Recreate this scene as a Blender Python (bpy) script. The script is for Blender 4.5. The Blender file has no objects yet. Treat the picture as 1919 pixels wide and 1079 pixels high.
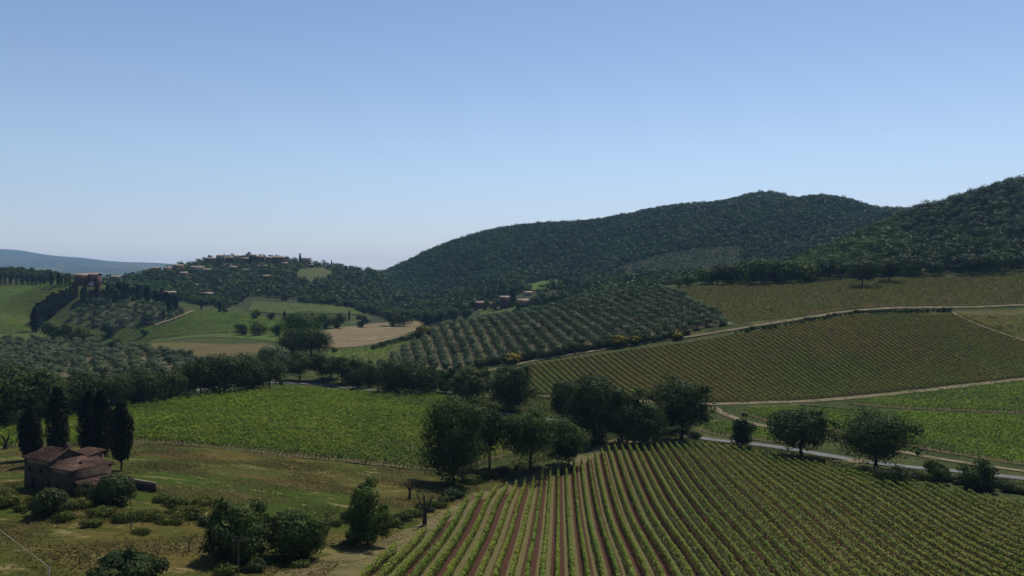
import bpy, math, random
import numpy as np
from mathutils.geometry import delaunay_2d_cdt
from mathutils import Vector

rng = np.random.default_rng(7)
random.seed(7)
S = bpy.context.scene
COL = S.collection
ZC = 60.0                     # camera height above the datum; the fields lie 40-56 m below it
F = 1494.0                    # focal length in photograph pixels (1919 wide)
HY = 520.0                    # horizon row

# ------------------------------------------------------------------ camera, world, sun, exposure
cam = bpy.data.cameras.new("camera")
cam.lens = 36.0 * F / 1919.0
cam.sensor_width = 36.0
cam.shift_y = -(539.5 - HY) / 1919.0
cam.clip_start = 0.5
cam.clip_end = 60000
cam_o = bpy.data.objects.new("camera", cam)
cam_o.location = (0, 0, ZC)
cam_o.rotation_euler = (math.radians(90), 0, 0)
COL.objects.link(cam_o)
S.camera = cam_o

SUN_EL, SUN_AZ = math.radians(56), math.radians(24)     # azimuth to the right of the view direction (+Y)
w = bpy.data.worlds.new("World")
S.world = w
w.use_nodes = True
wn = w.node_tree.nodes
bg = wn["Background"]
sky = wn.new("ShaderNodeTexSky")
sky.sky_type = 'NISHITA'
sky.sun_disc = False
sky.sun_elevation = SUN_EL
sky.sun_rotation = SUN_AZ
sky.altitude = 300
sky.air_density = 1.0
sky.dust_density = 0.15
sky.ozone_density = 4.0
tintn = wn.new("ShaderNodeMix"); tintn.data_type = 'RGBA'; tintn.blend_type = 'MULTIPLY'
tintn.inputs[0].default_value = 1.0
wtc = wn.new("ShaderNodeTexCoord"); wsx = wn.new("ShaderNodeSeparateXYZ"); wmr = wn.new("ShaderNodeMapRange")
wmr.inputs[1].default_value = 0.0; wmr.inputs[2].default_value = 0.34
wmx = wn.new("ShaderNodeValToRGB"); cr_ = wmx.color_ramp; cr_.interpolation = 'EASE'
cr_.elements[0].position = 0.0; cr_.elements[0].color = (0.91, 0.77, 0.825, 1)      # summer haze low in the sky
cr_.elements[1].position = 1.0; cr_.elements[1].color = (1.02, 0.965, 0.945, 1)
ce_ = cr_.elements.new(0.5); ce_.color = (1.13, 1.0, 0.93, 1)
w.node_tree.links.new(wtc.outputs["Generated"], wsx.inputs[0])
w.node_tree.links.new(wsx.outputs[2], wmr.inputs[0])
w.node_tree.links.new(wmr.outputs[0], wmx.inputs[0])
w.node_tree.links.new(wmx.outputs[0], tintn.inputs[7])
w.node_tree.links.new(sky.outputs[0], tintn.inputs[6])
w.node_tree.links.new(tintn.outputs[2], bg.inputs[0])
bg.inputs[1].default_value = 0.10
sl = bpy.data.lights.new("sun", 'SUN')
sl.energy = 5.0
sl.angle = math.radians(0.5)
sl.color = (1.0, 0.95, 0.86)
so = bpy.data.objects.new("sun", sl)
d = Vector((-math.sin(SUN_AZ) * math.cos(SUN_EL), -math.cos(SUN_AZ) * math.cos(SUN_EL), -math.sin(SUN_EL)))
so.rotation_euler = d.to_track_quat('-Z', 'Y').to_euler()
so.location = (300, 600, 900)
COL.objects.link(so)
S.view_settings.view_transform = 'Standard'
S.view_settings.look = 'None'
S.view_settings.exposure = 0.24
S.view_settings.gamma = 1.0
S.cycles.max_bounces = 6
S.cycles.diffuse_bounces = 2
S.cycles.transmission_bounces = 3
S.cycles.volume_bounces = 1
S.cycles.transparent_max_bounces = 4
S.cycles.caustics_reflective = False
S.cycles.caustics_refractive = False

# ------------------------------------------------------------------ terrain as a height function
# surveyed points: (column px, distance Y, row py) ; an optional 4th number lowers the ground by the height of the wood on it
T = """
-900 60 -42z|-400 60 -41z|0 60 -40z|480 60 -41z|960 60 -43z|1440 60 -42z|1919 60 -44z|2400 60 -43z|2900 60 -42z
-900 25 -42z|0 25 -41z|960 25 -42z|1919 25 -40z|2900 25 -38z
-900 110 -41z|-400 110 -41z|0 105 1079|250 107 1079|500 110 1079|700 113 1079|860 116 1079|1040 119 1079|1300 123 1079|1544 132 1079|1750 132 1079|1919 129 1079|2300 124 -46z|2900 118 -43z
-900 210 -43z|-400 200 -42z|0 150 920|130 150 918|300 157 910|480 140 990|620 135 1015|700 128 1040|860 155 985|930 190 930
0 215 835|300 217 830|550 207 856|800 215 880|943 205 917|1040 220 890|1166 260 831|1100 262 830|960 232 860
1330 258 838|1600 217 885|1700 196 908|1919 176 950|2300 165 -48z|2900 160 -45z
1450 166 975|1200 170 975|1700 153 1010|1040 165 985
1250 290 808|1330 279 822|1580 243 858|1700 227 875|1919 206 897|2300 195 -50z|2900 200 -46z
-900 350 -46z|-400 330 -47z|0 330 745|240 300 760|400 340 735|560 370 726|700 360 735|830 350 745|520 385 716|640 395 722
1000 382 735|1100 370 740|1200 350 748|1340 335 755|1500 345 748|1700 365 728|1919 378 705|2300 390 -40z|2900 400 -38z
1440 300 795|1700 290 800|1919 290 800
-900 450 -45z|-400 430 -46z|0 430 690|100 430 690|300 440 685|600 450 680|740 430 690|800 440 690|900 457 690|1000 455 674|1100 452 655|1200 450 640|1300 450 627|1430 450 608|1550 462 590|1700 470 578|1919 475 574|2300 480 -4z|2900 500 5z
1380 460 605
-900 620 -44z|-400 620 -43z|0 620 628|100 600 640|300 600 640|500 600 640|600 600 640|700 560 650
820 550 622|900 600 598|1000 640 580|1100 690 556|1200 690 538|1240 680 535|1300 600 538|1430 600 534|1550 600 527|1700 600 521|1919 600 512|2300 600 25z|2900 620 40z
-900 800 -30z|-400 800 -30z|0 760 595|60 650 620|0 900 560|140 850 540|0 1050 530|150 800 605|150 1000 562|300 800 605|300 1020 566|400 900 580|500 820 600|500 950 588
480 1080 562|650 950 590|600 1060 570|690 970 590|740 850 610
800 800 -52z|900 800 -47z|1000 780 -36z|1100 800 -24z|1200 790 -14z|1300 750 -9z|1430 720 -5z
940 950 575|1000 1000 555|1030 1050 543|1030 1250 525|860 1000 585
30 1150 500 10|-150 1150 500 10|-400 1200 500 10|-900 1200 495 10|110 1150 522|150 1250 530|230 1270 529|300 1250 530|300 1400 508|400 1150 546|400 1350 515|400 1500 487|345 1480 496
500 1250 532|500 1510 484|600 1250 542|600 1490 498|550 1510 489|690 1250 548|690 1500 510 5|740 1150 580|740 1350 552|760 1450 556
0 1400 535|150 1500 535|250 1600 530|350 1900 520|430 2000 520|500 2000 522|600 2000 524|680 2000 522
720 1800 512 8|800 1850 475 8|870 1900 445 8|950 1930 425 8|1030 1950 418 8|1100 1950 413 8|1200 1950 396 8|1300 1930 382 8|1370 1950 374 8|1430 1950 361 8|1500 1850 374 8|1430 1800 371 8|1550 1800 366 8|1590 1780 373 8|1640 1700 388 8|1700 1650 391 8|1760 1650 395 8
800 1250 562|900 1200 547|900 1600 490|1000 1500 500|1100 1250 530|1100 1450 502|1200 1150 521|1200 1350 492|1300 1000 510|1300 1300 470|1430 950 510|1430 1300 460|1550 1300 460|1640 1350 450
1400 700 510 9|1500 780 482 9|1555 820 460 9|1620 880 430 9|1690 950 401 9|1740 1000 386 9|1830 1030 358 9|1919 1050 334 9|2100 1080 300 9|2300 1100 270 9|2900 1100 260 9
1555 700 500|1700 700 485|1700 800 450|1919 700 475|1919 800 432|1919 900 390|2300 800 400
1555 1000 15z|1650 1150 50z|1750 1250 80z|1919 1300 120z|2300 1400 150z
720 2600 -10z|870 2700 30z|1030 2800 50z|1200 2800 80z|1430 2800 110z|1700 2500 90z|1919 2500 120z|2500 2600 150z
-900 3500 -30z|0 3500 -30z|300 3500 -20z|600 3500 -20z|900 4000 0z|1400 5000 50z|2300 5000 60z
-900 11000 462|-400 11000 470|0 11000 466|40 11000 467|80 11000 476|130 11000 481|145 11000 479|180 11000 486|250 11000 490|330 11000 494|450 11000 500|600 11000 504|690 12000 504|731 12000 504|900 12000 506|1400 12000 500|2300 12000 490
-900 20000 0z|0 20000 0z|600 20000 0z|1400 20000 0z|2300 20000 0z|0 6500 60z|300 6500 30z|-600 6500 60z|700 7000 10z
"""
pts = []
for ln in T.strip().split("\n"):
    for it in ln.split("|"):
        a = it.split()
        px, Y = float(a[0]), float(a[1])
        if a[2].endswith("z"):
            z = float(a[2][:-1])
        else:
            z = -(float(a[2]) - HY) / F * Y
        if len(a) > 3:
            z -= float(a[3])
        pts.append((px, Y, z))
pts = np.array(pts)


def uv_of(t, Y):
    return np.arctan(t) * 4.2, np.log(Y) * 2.2


def wgt(Y):
    return Y + 120.0


cu, cv = uv_of((pts[:, 0] - 960) / F, pts[:, 1])
val = pts[:, 2] / wgt(pts[:, 1])
C2 = 0.10


def phi(du, dv):
    return np.sqrt(du * du + dv * dv + C2)


A = phi(cu[:, None] - cu[None], cv[:, None] - cv[None])
n = len(pts)
M = np.zeros((n + 3, n + 3))
M[:n, :n] = A + np.eye(n) * -1e-4
Pm = np.stack([np.ones(n), cu, cv], 1)
M[:n, n:] = Pm
M[n:, :n] = Pm.T
wsol = np.linalg.solve(M, np.concatenate([val, np.zeros(3)]))


def hgt(X, Y):
    """terrain height (world z) at plan position X, Y"""
    X = np.asarray(X, float); Y = np.asarray(Y, float)
    sh = X.shape
    X = X.ravel(); Y = np.maximum(Y.ravel(), 12.0)
    out = np.empty_like(X)
    for i in range(0, len(X), 20000):
        u, v = uv_of(X[i:i + 20000] / Y[i:i + 20000], Y[i:i + 20000])
        k = phi(u[:, None] - cu[None], v[:, None] - cv[None])
        out[i:i + 20000] = (k @ wsol[:n] + wsol[n] + wsol[n + 1] * u + wsol[n + 2] * v) * wgt(Y[i:i + 20000])
    return (out + ZC).reshape(sh)


def hit(P, ymin=70.0, ymax=4000.0):
    """first terrain point seen along the sight lines P = [(px, py), ...], searched from ymin on"""
    P = np.asarray(P, float)
    Ys = np.exp(np.linspace(math.log(ymin), math.log(ymax), 700))
    res = []
    for px, py in P:
        zr = ZC - (py - HY) / F * Ys
        g = zr - hgt((px - 960) / F * Ys, Ys)
        s = np.where(g < 0)[0]
        if len(s) == 0:
            k = int(np.argmin(g)); Y = Ys[k]
        elif s[0] == 0:
            Y = Ys[0]
        else:
            k = s[0]; t = g[k - 1] / (g[k - 1] - g[k]); Y = Ys[k - 1] + t * (Ys[k] - Ys[k - 1])
        res.append(((px - 960) / F * Y, Y))
    return np.array(res)


def at(px, py, ymin=70.0):
    x, y = hit([(px, py)], ymin)[0]
    return float(x), float(y), float(hgt(np.array([x]), np.array([y]))[0])


# ------------------------------------------------------------------ small helpers
def tag(o, label=None, cat=None, group=None, kind=None):
    if label: o["label"] = label
    if cat: o["category"] = cat
    if group: o["group"] = group
    if kind: o["kind"] = kind
    return o


def link(name, me, mats=(), parent=None, loc=None):
    o = bpy.data.objects.new(name, me)
    COL.objects.link(o)
    if me is not None:
        for m in mats:
            if len(me.materials) < len(mats):
                me.materials.append(m)
    if parent is not None: o.parent = parent
    if loc is not None: o.location = loc
    return o


def thing(name, loc, label, cat, group=None, rz=0.0, sc=1.0):
    o = bpy.data.objects.new(name, None)
    COL.objects.link(o)
    o.empty_display_size = 0.5
    o.location = loc
    o.rotation_euler = (0, 0, rz)
    o.scale = (sc, sc, sc) if not isinstance(sc, tuple) else sc
    return tag(o, label, cat, group)


def mesh_np(name, V, Fc, tint=None, matidx=None, smooth=False):
    """mesh from numpy arrays; Fc is (n, k) or a list of such arrays (tris and quads mixed)"""
    me = bpy.data.meshes.new(name)
    Fl = Fc if isinstance(Fc, list) else [Fc]
    Fl = [f for f in Fl if len(f)]
    nf = sum(len(f) for f in Fl)
    nl = sum(f.size for f in Fl)
    me.vertices.add(len(V))
    me.vertices.foreach_set("co", np.ascontiguousarray(V, np.float32).ravel())
    me.loops.add(nl)
    me.polygons.add(nf)
    me.loops.foreach_set("vertex_index", np.concatenate([f.ravel() for f in Fl]).astype(np.int32))
    st, acc = [], 0
    for f in Fl:
        st.append(acc + np.arange(len(f)) * f.shape[1]); acc += f.size
    me.polygons.foreach_set("loop_start", np.concatenate(st).astype(np.int32))
    if matidx is not None:
        me.polygons.foreach_set("material_index", np.ascontiguousarray(matidx, np.int32))
    if smooth:
        me.polygons.foreach_set("use_smooth", np.ones(nf, bool))
    me.update(calc_edges=True)
    if tint is not None:
        a = me.attributes.new("tint", 'FLOAT', 'FACE')
        a.data.foreach_set("value", np.ascontiguousarray(tint, np.float32))
    return me


def unit(v):
    return v / np.maximum(np.linalg.norm(v, axis=1, keepdims=True), 1e-9)


def leaf_quads(C, N, size):
    """irregular leaf-spray quads at centres C facing N"""
    m = len(C)
    N = unit(N)
    a = unit(np.cross(N, rng.normal(size=(m, 3))))
    b = np.cross(N, a)
    s = np.broadcast_to(np.asarray(size, float), (m,))[:, None] * 0.5
    V = np.empty((m, 4, 3))
    for k, (sa, sb) in enumerate(((1, 0.15), (0.1, 1), (-1, -0.1), (-0.15, -1))):
        V[:, k] = C + a * s * (sa * rng.uniform(0.7, 1.35, (m, 1))) + b * s * (sb * rng.uniform(0.6, 1.3, (m, 1)))
    return V.reshape(-1, 3), np.arange(m * 4).reshape(m, 4)


def tube(p0, p1, r0, r1, k=6):
    p0 = np.array(p0, float); p1 = np.array(p1, float)
    dd = p1 - p0; dd /= max(np.linalg.norm(dd), 1e-9)
    a = np.cross(dd, [0.31, 0.95, 0.05] if abs(dd[2]) > 0.8 else [0, 0, 1.0]); a /= np.linalg.norm(a)
    b = np.cross(dd, a)
    t = np.arange(k) / k * 2 * math.pi
    ring = np.cos(t)[:, None] * a + np.sin(t)[:, None] * b
    V = np.concatenate([p0 + ring * r0, p1 + ring * r1])
    i = np.arange(k); j = (i + 1) % k
    return V, np.stack([i, j, j + k, i + k], 1)


class MB:
    """collects quads, boxes and tubes and links them as ONE mesh object"""
    def __init__(s): s.V = []; s.Q = []; s.T = []; s.n = 0; s.MQ = []; s.MT = []

    def add(s, V, Q=None, Tq=None, mi=0):
        V = np.asarray(V, float)
        if Q is not None and len(Q):
            s.Q.append(np.asarray(Q) + s.n); s.MQ += [mi] * len(Q)
        if Tq is not None and len(Tq):
            s.T.append(np.asarray(Tq) + s.n); s.MT += [mi] * len(Tq)
        s.V.append(V); s.n += len(V)
        return s

    def tube(s, p0, p1, r0, r1, k=6, mi=0):
        V, Q = tube(p0, p1, r0, r1, k); return s.add(V, Q, mi=mi)

    def hexa(s, b, t, mi=0):
        """prism between the bottom quad b and the top quad t"""
        V = list(b) + list(t)
        return s.add(V, [[3, 2, 1, 0], [4, 5, 6, 7], [0, 1, 5, 4], [1, 2, 6, 5], [2, 3, 7, 6], [3, 0, 4, 7]], mi=mi)

    def mesh(s, name, smooth=False):
        Fl = []
        mi = []
        if s.Q: Fl.append(np.concatenate(s.Q)); mi += s.MQ
        if s.T: Fl.append(np.concatenate(s.T)); mi += s.MT
        return mesh_np(name, np.concatenate(s.V), Fl, matidx=mi, smooth=smooth)

    def build(s, name, mats, parent=None, smooth=False):
        return link(name, s.mesh(name, smooth), mats, parent)


# ------------------------------------------------------------------ materials
def new_mat(name):
    m = bpy.data.materials.new(name); m.use_nodes = True
    nt = m.node_tree; nt.nodes.clear()
    out = nt.nodes.new("ShaderNodeOutputMaterial")
    return m, nt, out


def nd(nt, t, **k):
    q = nt.nodes.new(t)
    for a, v in k.items(): setattr(q, a, v)
    return q


def mixc(nt, fac, a, b, mode='MIX'):
    q = nd(nt, "ShaderNodeMix", data_type='RGBA', blend_type=mode)
    for sock, v in ((q.inputs[0], fac), (q.inputs[6], a), (q.inputs[7], b)):
        if isinstance(v, (int, float)): sock.default_value = v
        elif isinstance(v, (tuple, list)): sock.default_value = (*v[:3], 1)
        else: nt.links.new(v, sock)
    return q.outputs[2]


def math_n(nt, op, a, b=0.0, clamp=False):
    q = nd(nt, "ShaderNodeMath", operation=op, use_clamp=clamp)
    for sock, v in ((q.inputs[0], a), (q.inputs[1], b)):
        if isinstance(v, (int, float)): sock.default_value = v
        else: nt.links.new(v, sock)
    return q.outputs[0]


def noise(nt, vec, scale, detail=4.0, rough=0.6, dist=0.0):
    q = nd(nt, "ShaderNodeTexNoise")
    q.inputs["Scale"].default_value = scale
    q.inputs["Detail"].default_value = detail
    q.inputs["Roughness"].default_value = rough
    q.inputs["Distortion"].default_value = dist
    nt.links.new(vec, q.inputs["Vector"])
    return q.outputs[0]


def ramp(nt, fac, lo, hi):
    q = nd(nt, "ShaderNodeMapRange"); q.interpolation_type = 'SMOOTHSTEP'
    nt.links.new(fac, q.inputs[0])
    q.inputs[1].default_value = lo; q.inputs[2].default_value = hi
    return q.outputs[0]


ALB = 0.77                    # every surface is scaled together: the photograph is exposed for a bright sky


def foliage(name, dark, light, trans=0.25, patch=None, patch_scale=0.02, objvar=0.35, tip=None, gloss=0.02):
    dark = tuple(c * ALB for c in dark); light = tuple(c * ALB for c in light); patch = patch and tuple(c * ALB for c in patch); tip = tip and tuple(c * ALB for c in tip)
    m, nt, out = new_mat(name)
    at_ = nd(nt, "ShaderNodeAttribute", attribute_name="tint")
    col = mixc(nt, at_.outputs["Fac"], dark, light)
    if tip is not None:                                   # blossom or dry tips
        col = mixc(nt, ramp(nt, at_.outputs["Fac"], 1.2, 1.3), col, tip)
    geo = nd(nt, "ShaderNodeNewGeometry")
    if patch is not None:
        col = mixc(nt, ramp(nt, noise(nt, geo.outputs["Position"], patch_scale, 3), 0.42, 0.68), col, patch)
    oi = nd(nt, "ShaderNodeObjectInfo")
    hs = nd(nt, "ShaderNodeHueSaturation")
    nt.links.new(col, hs.inputs["Color"])
    nt.links.new(math_n(nt, 'MULTIPLY_ADD', oi.outputs["Random"], objvar), hs.inputs["Value"])
    hs.inputs["Value"].links[0].from_node.inputs[2].default_value = 1.0 - objvar * 0.5
    q = math_n(nt, 'MULTIPLY_ADD', oi.outputs["Random"], -0.03)
    q.node.inputs[2].default_value = 0.515
    nt.links.new(q, hs.inputs["Hue"])
    df = nd(nt, "ShaderNodeBsdfPrincipled"); nt.links.new(hs.outputs[0], df.inputs["Base Color"])
    df.inputs["Roughness"].default_value = 0.5; df.inputs["Specular IOR Level"].default_value = gloss
    tr = nd(nt, "ShaderNodeBsdfTranslucent"); nt.links.new(hs.outputs[0], tr.inputs[0])
    ms = nd(nt, "ShaderNodeMixShader"); ms.inputs[0].default_value = trans
    nt.links.new(df.outputs[0], ms.inputs[1]); nt.links.new(tr.outputs[0], ms.inputs[2])
    nt.links.new(ms.outputs[0], out.inputs[0])
    return m


def groundmat(name, base, layers, fine=0.35, fine_scale=0.9, stretch=(1, 1, 1), bump=0.3, stripes=None, coords="Object", rough=0.95, verge=None):
    """base colour, then layers of (colour, noise scale, lo, hi); fine grain; stripes = (period, colour A, colour B, duty, softness) along local X"""
    m, nt, out = new_mat(name)
    tc = nd(nt, "ShaderNodeTexCoord")
    mp = nd(nt, "ShaderNodeMapping"); mp.inputs["Scale"].default_value = stretch
    nt.links.new(tc.outputs[coords], mp.inputs[0])
    vec = mp.outputs[0]
    base = tuple(c * ALB for c in base); layers = [(tuple(c * ALB for c in l[0]), *l[1:]) for l in layers]
    col = base
    if stripes:
        per, ca, cb, duty, soft, wob = stripes
        ca = tuple(c * ALB for c in ca); cb = tuple(c * ALB for c in cb)
        sx = nd(nt, "ShaderNodeSeparateXYZ"); nt.links.new(tc.outputs[coords], sx.inputs[0])
        wv = math_n(nt, 'MULTIPLY_ADD', noise(nt, tc.outputs[coords], 0.6, 4), wob); wv.node.inputs[2].default_value = -wob * 0.5
        fr = math_n(nt, 'FRACT', math_n(nt, 'DIVIDE', math_n(nt, 'ADD', sx.outputs[0], wv), per))
        tri = math_n(nt, 'ABSOLUTE', math_n(nt, 'SUBTRACT', fr, 0.5))
        col = mixc(nt, ramp(nt, tri, duty * 0.5 - soft, duty * 0.5 + soft), ca, cb)
    for c, sc, lo, hi in layers:
        col = mixc(nt, ramp(nt, noise(nt, vec, sc, 5, 0.62, 0.3), lo, hi), col, c)
    if verge:
        ac = math_n(nt, 'ABSOLUTE', nd(nt, "ShaderNodeAttribute", attribute_name="across").outputs["Fac"])
        wn_ = math_n(nt, 'MULTIPLY', math_n(nt, 'SUBTRACT', noise(nt, tc.outputs[coords], 0.5, 4, 0.7), 0.5), 0.7)
        vg = tuple(c * ALB for c in verge[0])
        aw = math_n(nt, 'ADD', ac, wn_)
        col = mixc(nt, ramp(nt, aw, 0.34, 0.46), col, vg)
        if verge[1]:
            col = mixc(nt, math_n(nt, 'SUBTRACT', 1.0, ramp(nt, aw, 0.03, 0.13)), col, vg)
    g = noise(nt, tc.outputs[coords], fine_scale, 6, 0.75)
    gv = ramp(nt, g, 0.3, 0.7)
    k = math_n(nt, 'MULTIPLY_ADD', gv, fine * 2); k.node.inputs[2].default_value = 1 - fine
    cc = nd(nt, "ShaderNodeCombineColor")
    for i in range(3): nt.links.new(k, cc.inputs[i])
    col = mixc(nt, 1.0, col, cc.outputs[0], 'MULTIPLY')
    bs = nd(nt, "ShaderNodeBsdfPrincipled")
    nt.links.new(col, bs.inputs["Base Color"])
    bs.inputs["Roughness"].default_value = rough
    bs.inputs["Specular IOR Level"].default_value = 0.03
    if bump:
        bp = nd(nt, "ShaderNodeBump"); bp.inputs["Strength"].default_value = bump; bp.inputs["Distance"].default_value = 0.5
        nt.links.new(g, bp.inputs["Height"]); nt.links.new(bp.outputs[0], bs.inputs["Normal"])
    nt.links.new(bs.outputs[0], out.inputs[0])
    return m


M_oak = foliage("oak leaves", (0.024, 0.042, 0.011), (0.074, 0.105, 0.028), 0.22)
M_green = foliage("lighter broadleaf leaves", (0.038, 0.066, 0.014), (0.095, 0.145, 0.034), 0.3)
M_far = foliage("woodland leaves", (0.012, 0.024, 0.005), (0.07, 0.1, 0.022), 0.12, patch=(0.055, 0.1, 0.016), patch_scale=0.012)
M_flank = foliage("bright woodland leaves", (0.026, 0.054, 0.008), (0.08, 0.145, 0.024), 0.2)
M_cyp = foliage("cypress sprays", (0.006, 0.009, 0.004), (0.016, 0.022, 0.009), 0.05, gloss=0.03)
M_olive = foliage("olive leaves", (0.062, 0.094, 0.042), (0.15, 0.19, 0.098), 0.22)
M_vine = foliage("vine leaves", (0.055, 0.085, 0.008), (0.22, 0.285, 0.042), 0.24, patch=(0.18, 0.21, 0.035), patch_scale=0.05, objvar=0.12)
M_vine_b = foliage("dense vine leaves", (0.06, 0.1, 0.008), (0.34, 0.45, 0.06), 0.4, patch=(0.13, 0.2, 0.035), patch_scale=0.03, objvar=0.12)
M_vine_e = foliage("young vine leaves", (0.058, 0.072, 0.011), (0.15, 0.165, 0.032), 0.3, patch=(0.11, 0.105, 0.028), patch_scale=0.012, objvar=0.1)
M_vine_old = foliage("sunlit-toned vine leaves", (0.12, 0.125, 0.014), (0.4, 0.39, 0.06), 0.35, patch=(0.2, 0.28, 0.035), patch_scale=0.02, objvar=0.12)  # leaf colour raised so the row tops look sunlit against the soil
M_bush = foliage("bush leaves", (0.03, 0.045, 0.016), (0.075, 0.1, 0.034), 0.22)
M_scrub = foliage("meadow scrub leaves", (0.034, 0.05, 0.009), (0.115, 0.13, 0.03), 0.3)
M_broom = foliage("broom sprays", (0.035, 0.045, 0.012), (0.06, 0.07, 0.02), 0.2, tip=(0.4, 0.32, 0.02))
M_grass = foliage("meadow grass blades", (0.05, 0.058, 0.012), (0.15, 0.125, 0.045), 0.45, patch=(0.17, 0.13, 0.055), patch_scale=0.06)
M_bark = groundmat("bark", (0.05, 0.037, 0.028), [((0.075, 0.06, 0.045), 1.5, 0.4, 0.7)], 0.3, 6.0, bump=0.5)
M_deadwood = groundmat("dead wood", (0.05, 0.038, 0.03), [((0.1, 0.085, 0.065), 1.5, 0.4, 0.7)], 0.3, 6.0, bump=0.5)

M_ground = groundmat("rough grass ground", (0.05, 0.058, 0.016), [((0.03, 0.042, 0.012), 0.05, 0.4, 0.65), ((0.1, 0.088, 0.035), 0.045, 0.55, 0.75)], 0.45, 0.7)
M_meadow = groundmat("meadow grass", (0.054, 0.06, 0.012), [((0.098, 0.075, 0.021), 0.06, 0.44, 0.64), ((0.038, 0.06, 0.008), 0.035, 0.46, 0.62), ((0.18, 0.145, 0.06), 0.16, 0.56, 0.68), ((0.036, 0.044, 0.008), 0.22, 0.54, 0.7), ((0.17, 0.14, 0.055), 0.5, 0.57, 0.7), ((0.03, 0.036, 0.008), 0.7, 0.58, 0.72)], 0.25, 1.2, stretch=(0.5, 1.2, 1), bump=0.6)
M_vineA = groundmat("vineyard soil and grass strips", (0.1, 0.05, 0.03), [((0.135, 0.112, 0.06), 0.45, 0.66, 0.8), ((0.15, 0.12, 0.075), 2.6, 0.64, 0.74)], 0.32, 2.2, stripes=(4.4, (0.062, 0.031, 0.02), (0.11, 0.098, 0.04), 0.5, 0.03, 0.35), bump=0.5)
M_vineB = groundmat("vineyard earth", (0.105, 0.085, 0.045), [((0.07, 0.085, 0.025), 0.2, 0.45, 0.65)], 0.3, 1.5)
M_vineC = groundmat("shade-darkened vineyard slope", (0.03, 0.025, 0.007), [((0.05, 0.027, 0.011), 0.012, 0.54, 0.7), ((0.02, 0.024, 0.005), 0.02, 0.5, 0.7)], 0.25, 0.8)  # soil colour darkened to stand in for the shade between the vine rows
M_upper = groundmat("upper field", (0.05, 0.05, 0.012), [((0.085, 0.05, 0.022), 0.014, 0.54, 0.7), ((0.038, 0.05, 0.01), 0.02, 0.5, 0.7)], 0.25, 0.5)
M_dry = groundmat("dry grass", (0.105, 0.085, 0.034), [((0.06, 0.066, 0.018), 0.04, 0.42, 0.6), ((0.07, 0.07, 0.02), 0.12, 0.5, 0.66), ((0.13, 0.085, 0.05), 0.02, 0.5, 0.7)], 0.25, 0.5, stretch=(0.5, 1.2, 1))
M_tan = groundmat("harvested field", (0.15, 0.12, 0.065), [((0.145, 0.105, 0.055), 0.02, 0.45, 0.62), ((0.24, 0.19, 0.125), 0.02, 0.58, 0.75), ((0.11, 0.08, 0.04), 0.06, 0.6, 0.75), ((0.3, 0.245, 0.165), 0.11, 0.58, 0.7)], 0.18, 0.3, stretch=(0.4, 1.0, 1))
M_grove = groundmat("grove earth", (0.1, 0.085, 0.05), [((0.07, 0.072, 0.03), 0.06, 0.42, 0.62), ((0.14, 0.105, 0.07), 0.03, 0.55, 0.7)], 0.25, 0.8)
M_green1 = groundmat("green field", (0.056, 0.074, 0.016), [((0.038, 0.054, 0.011), 0.012, 0.42, 0.65), ((0.08, 0.082, 0.024), 0.008, 0.55, 0.7), ((0.038, 0.056, 0.012), 0.05, 0.56, 0.7), ((0.082, 0.092, 0.028), 0.09, 0.6, 0.74)], 0.24, 0.25, stretch=(0.4, 1.3, 1))
M_green2 = groundmat("bright green strip", (0.072, 0.105, 0.022), [((0.058, 0.08, 0.02), 0.015, 0.42, 0.65)], 0.15, 0.25, stretch=(0.3, 1.3, 1))
M_striprow = groundmat("young vineyard field", (0.06, 0.075, 0.025), [((0.085, 0.085, 0.035), 0.02, 0.5, 0.7)], 0.15, 0.3, stripes=(7.0, (0.055, 0.074, 0.022), (0.085, 0.088, 0.036), 0.5, 0.12, 1.0))
M_wood2 = groundmat("grassy grove floor", (0.06, 0.064, 0.03), [((0.1, 0.088, 0.05), 0.03, 0.5, 0.7)], 0.3, 0.5)
M_wood = groundmat("woodland floor", (0.035, 0.042, 0.018), [((0.07, 0.065, 0.035), 0.02, 0.55, 0.75)], 0.3, 0.4)
M_asphalt = groundmat("pale worn asphalt", (0.15, 0.152, 0.158), [((0.11, 0.11, 0.115), 0.2, 0.45, 0.65)], 0.1, 1.5, bump=0.1, rough=0.8, verge=((0.085, 0.075, 0.03), False))
M_dirt = groundmat("dirt track", (0.22, 0.18, 0.12), [((0.155, 0.12, 0.075), 0.15, 0.45, 0.65), ((0.11, 0.1, 0.045), 0.25, 0.58, 0.72)], 0.22, 1.5, verge=((0.06, 0.062, 0.018), True))
M_straw = groundmat("mown straw headland", (0.12, 0.1, 0.045), [((0.07, 0.074, 0.025), 0.2, 0.5, 0.66), ((0.17, 0.135, 0.075), 0.3, 0.56, 0.72)], 0.3, 1.6)
M_ditch = groundmat("ditch grass", (0.045, 0.055, 0.02), [((0.08, 0.08, 0.035), 0.1, 0.5, 0.7)], 0.3, 1.0)
M_ridge = groundmat("distant ridge cover", (0.05, 0.062, 0.035), [((0.11, 0.105, 0.055), 0.0016, 0.5, 0.66)], 0.1, 0.01, bump=0)

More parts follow.
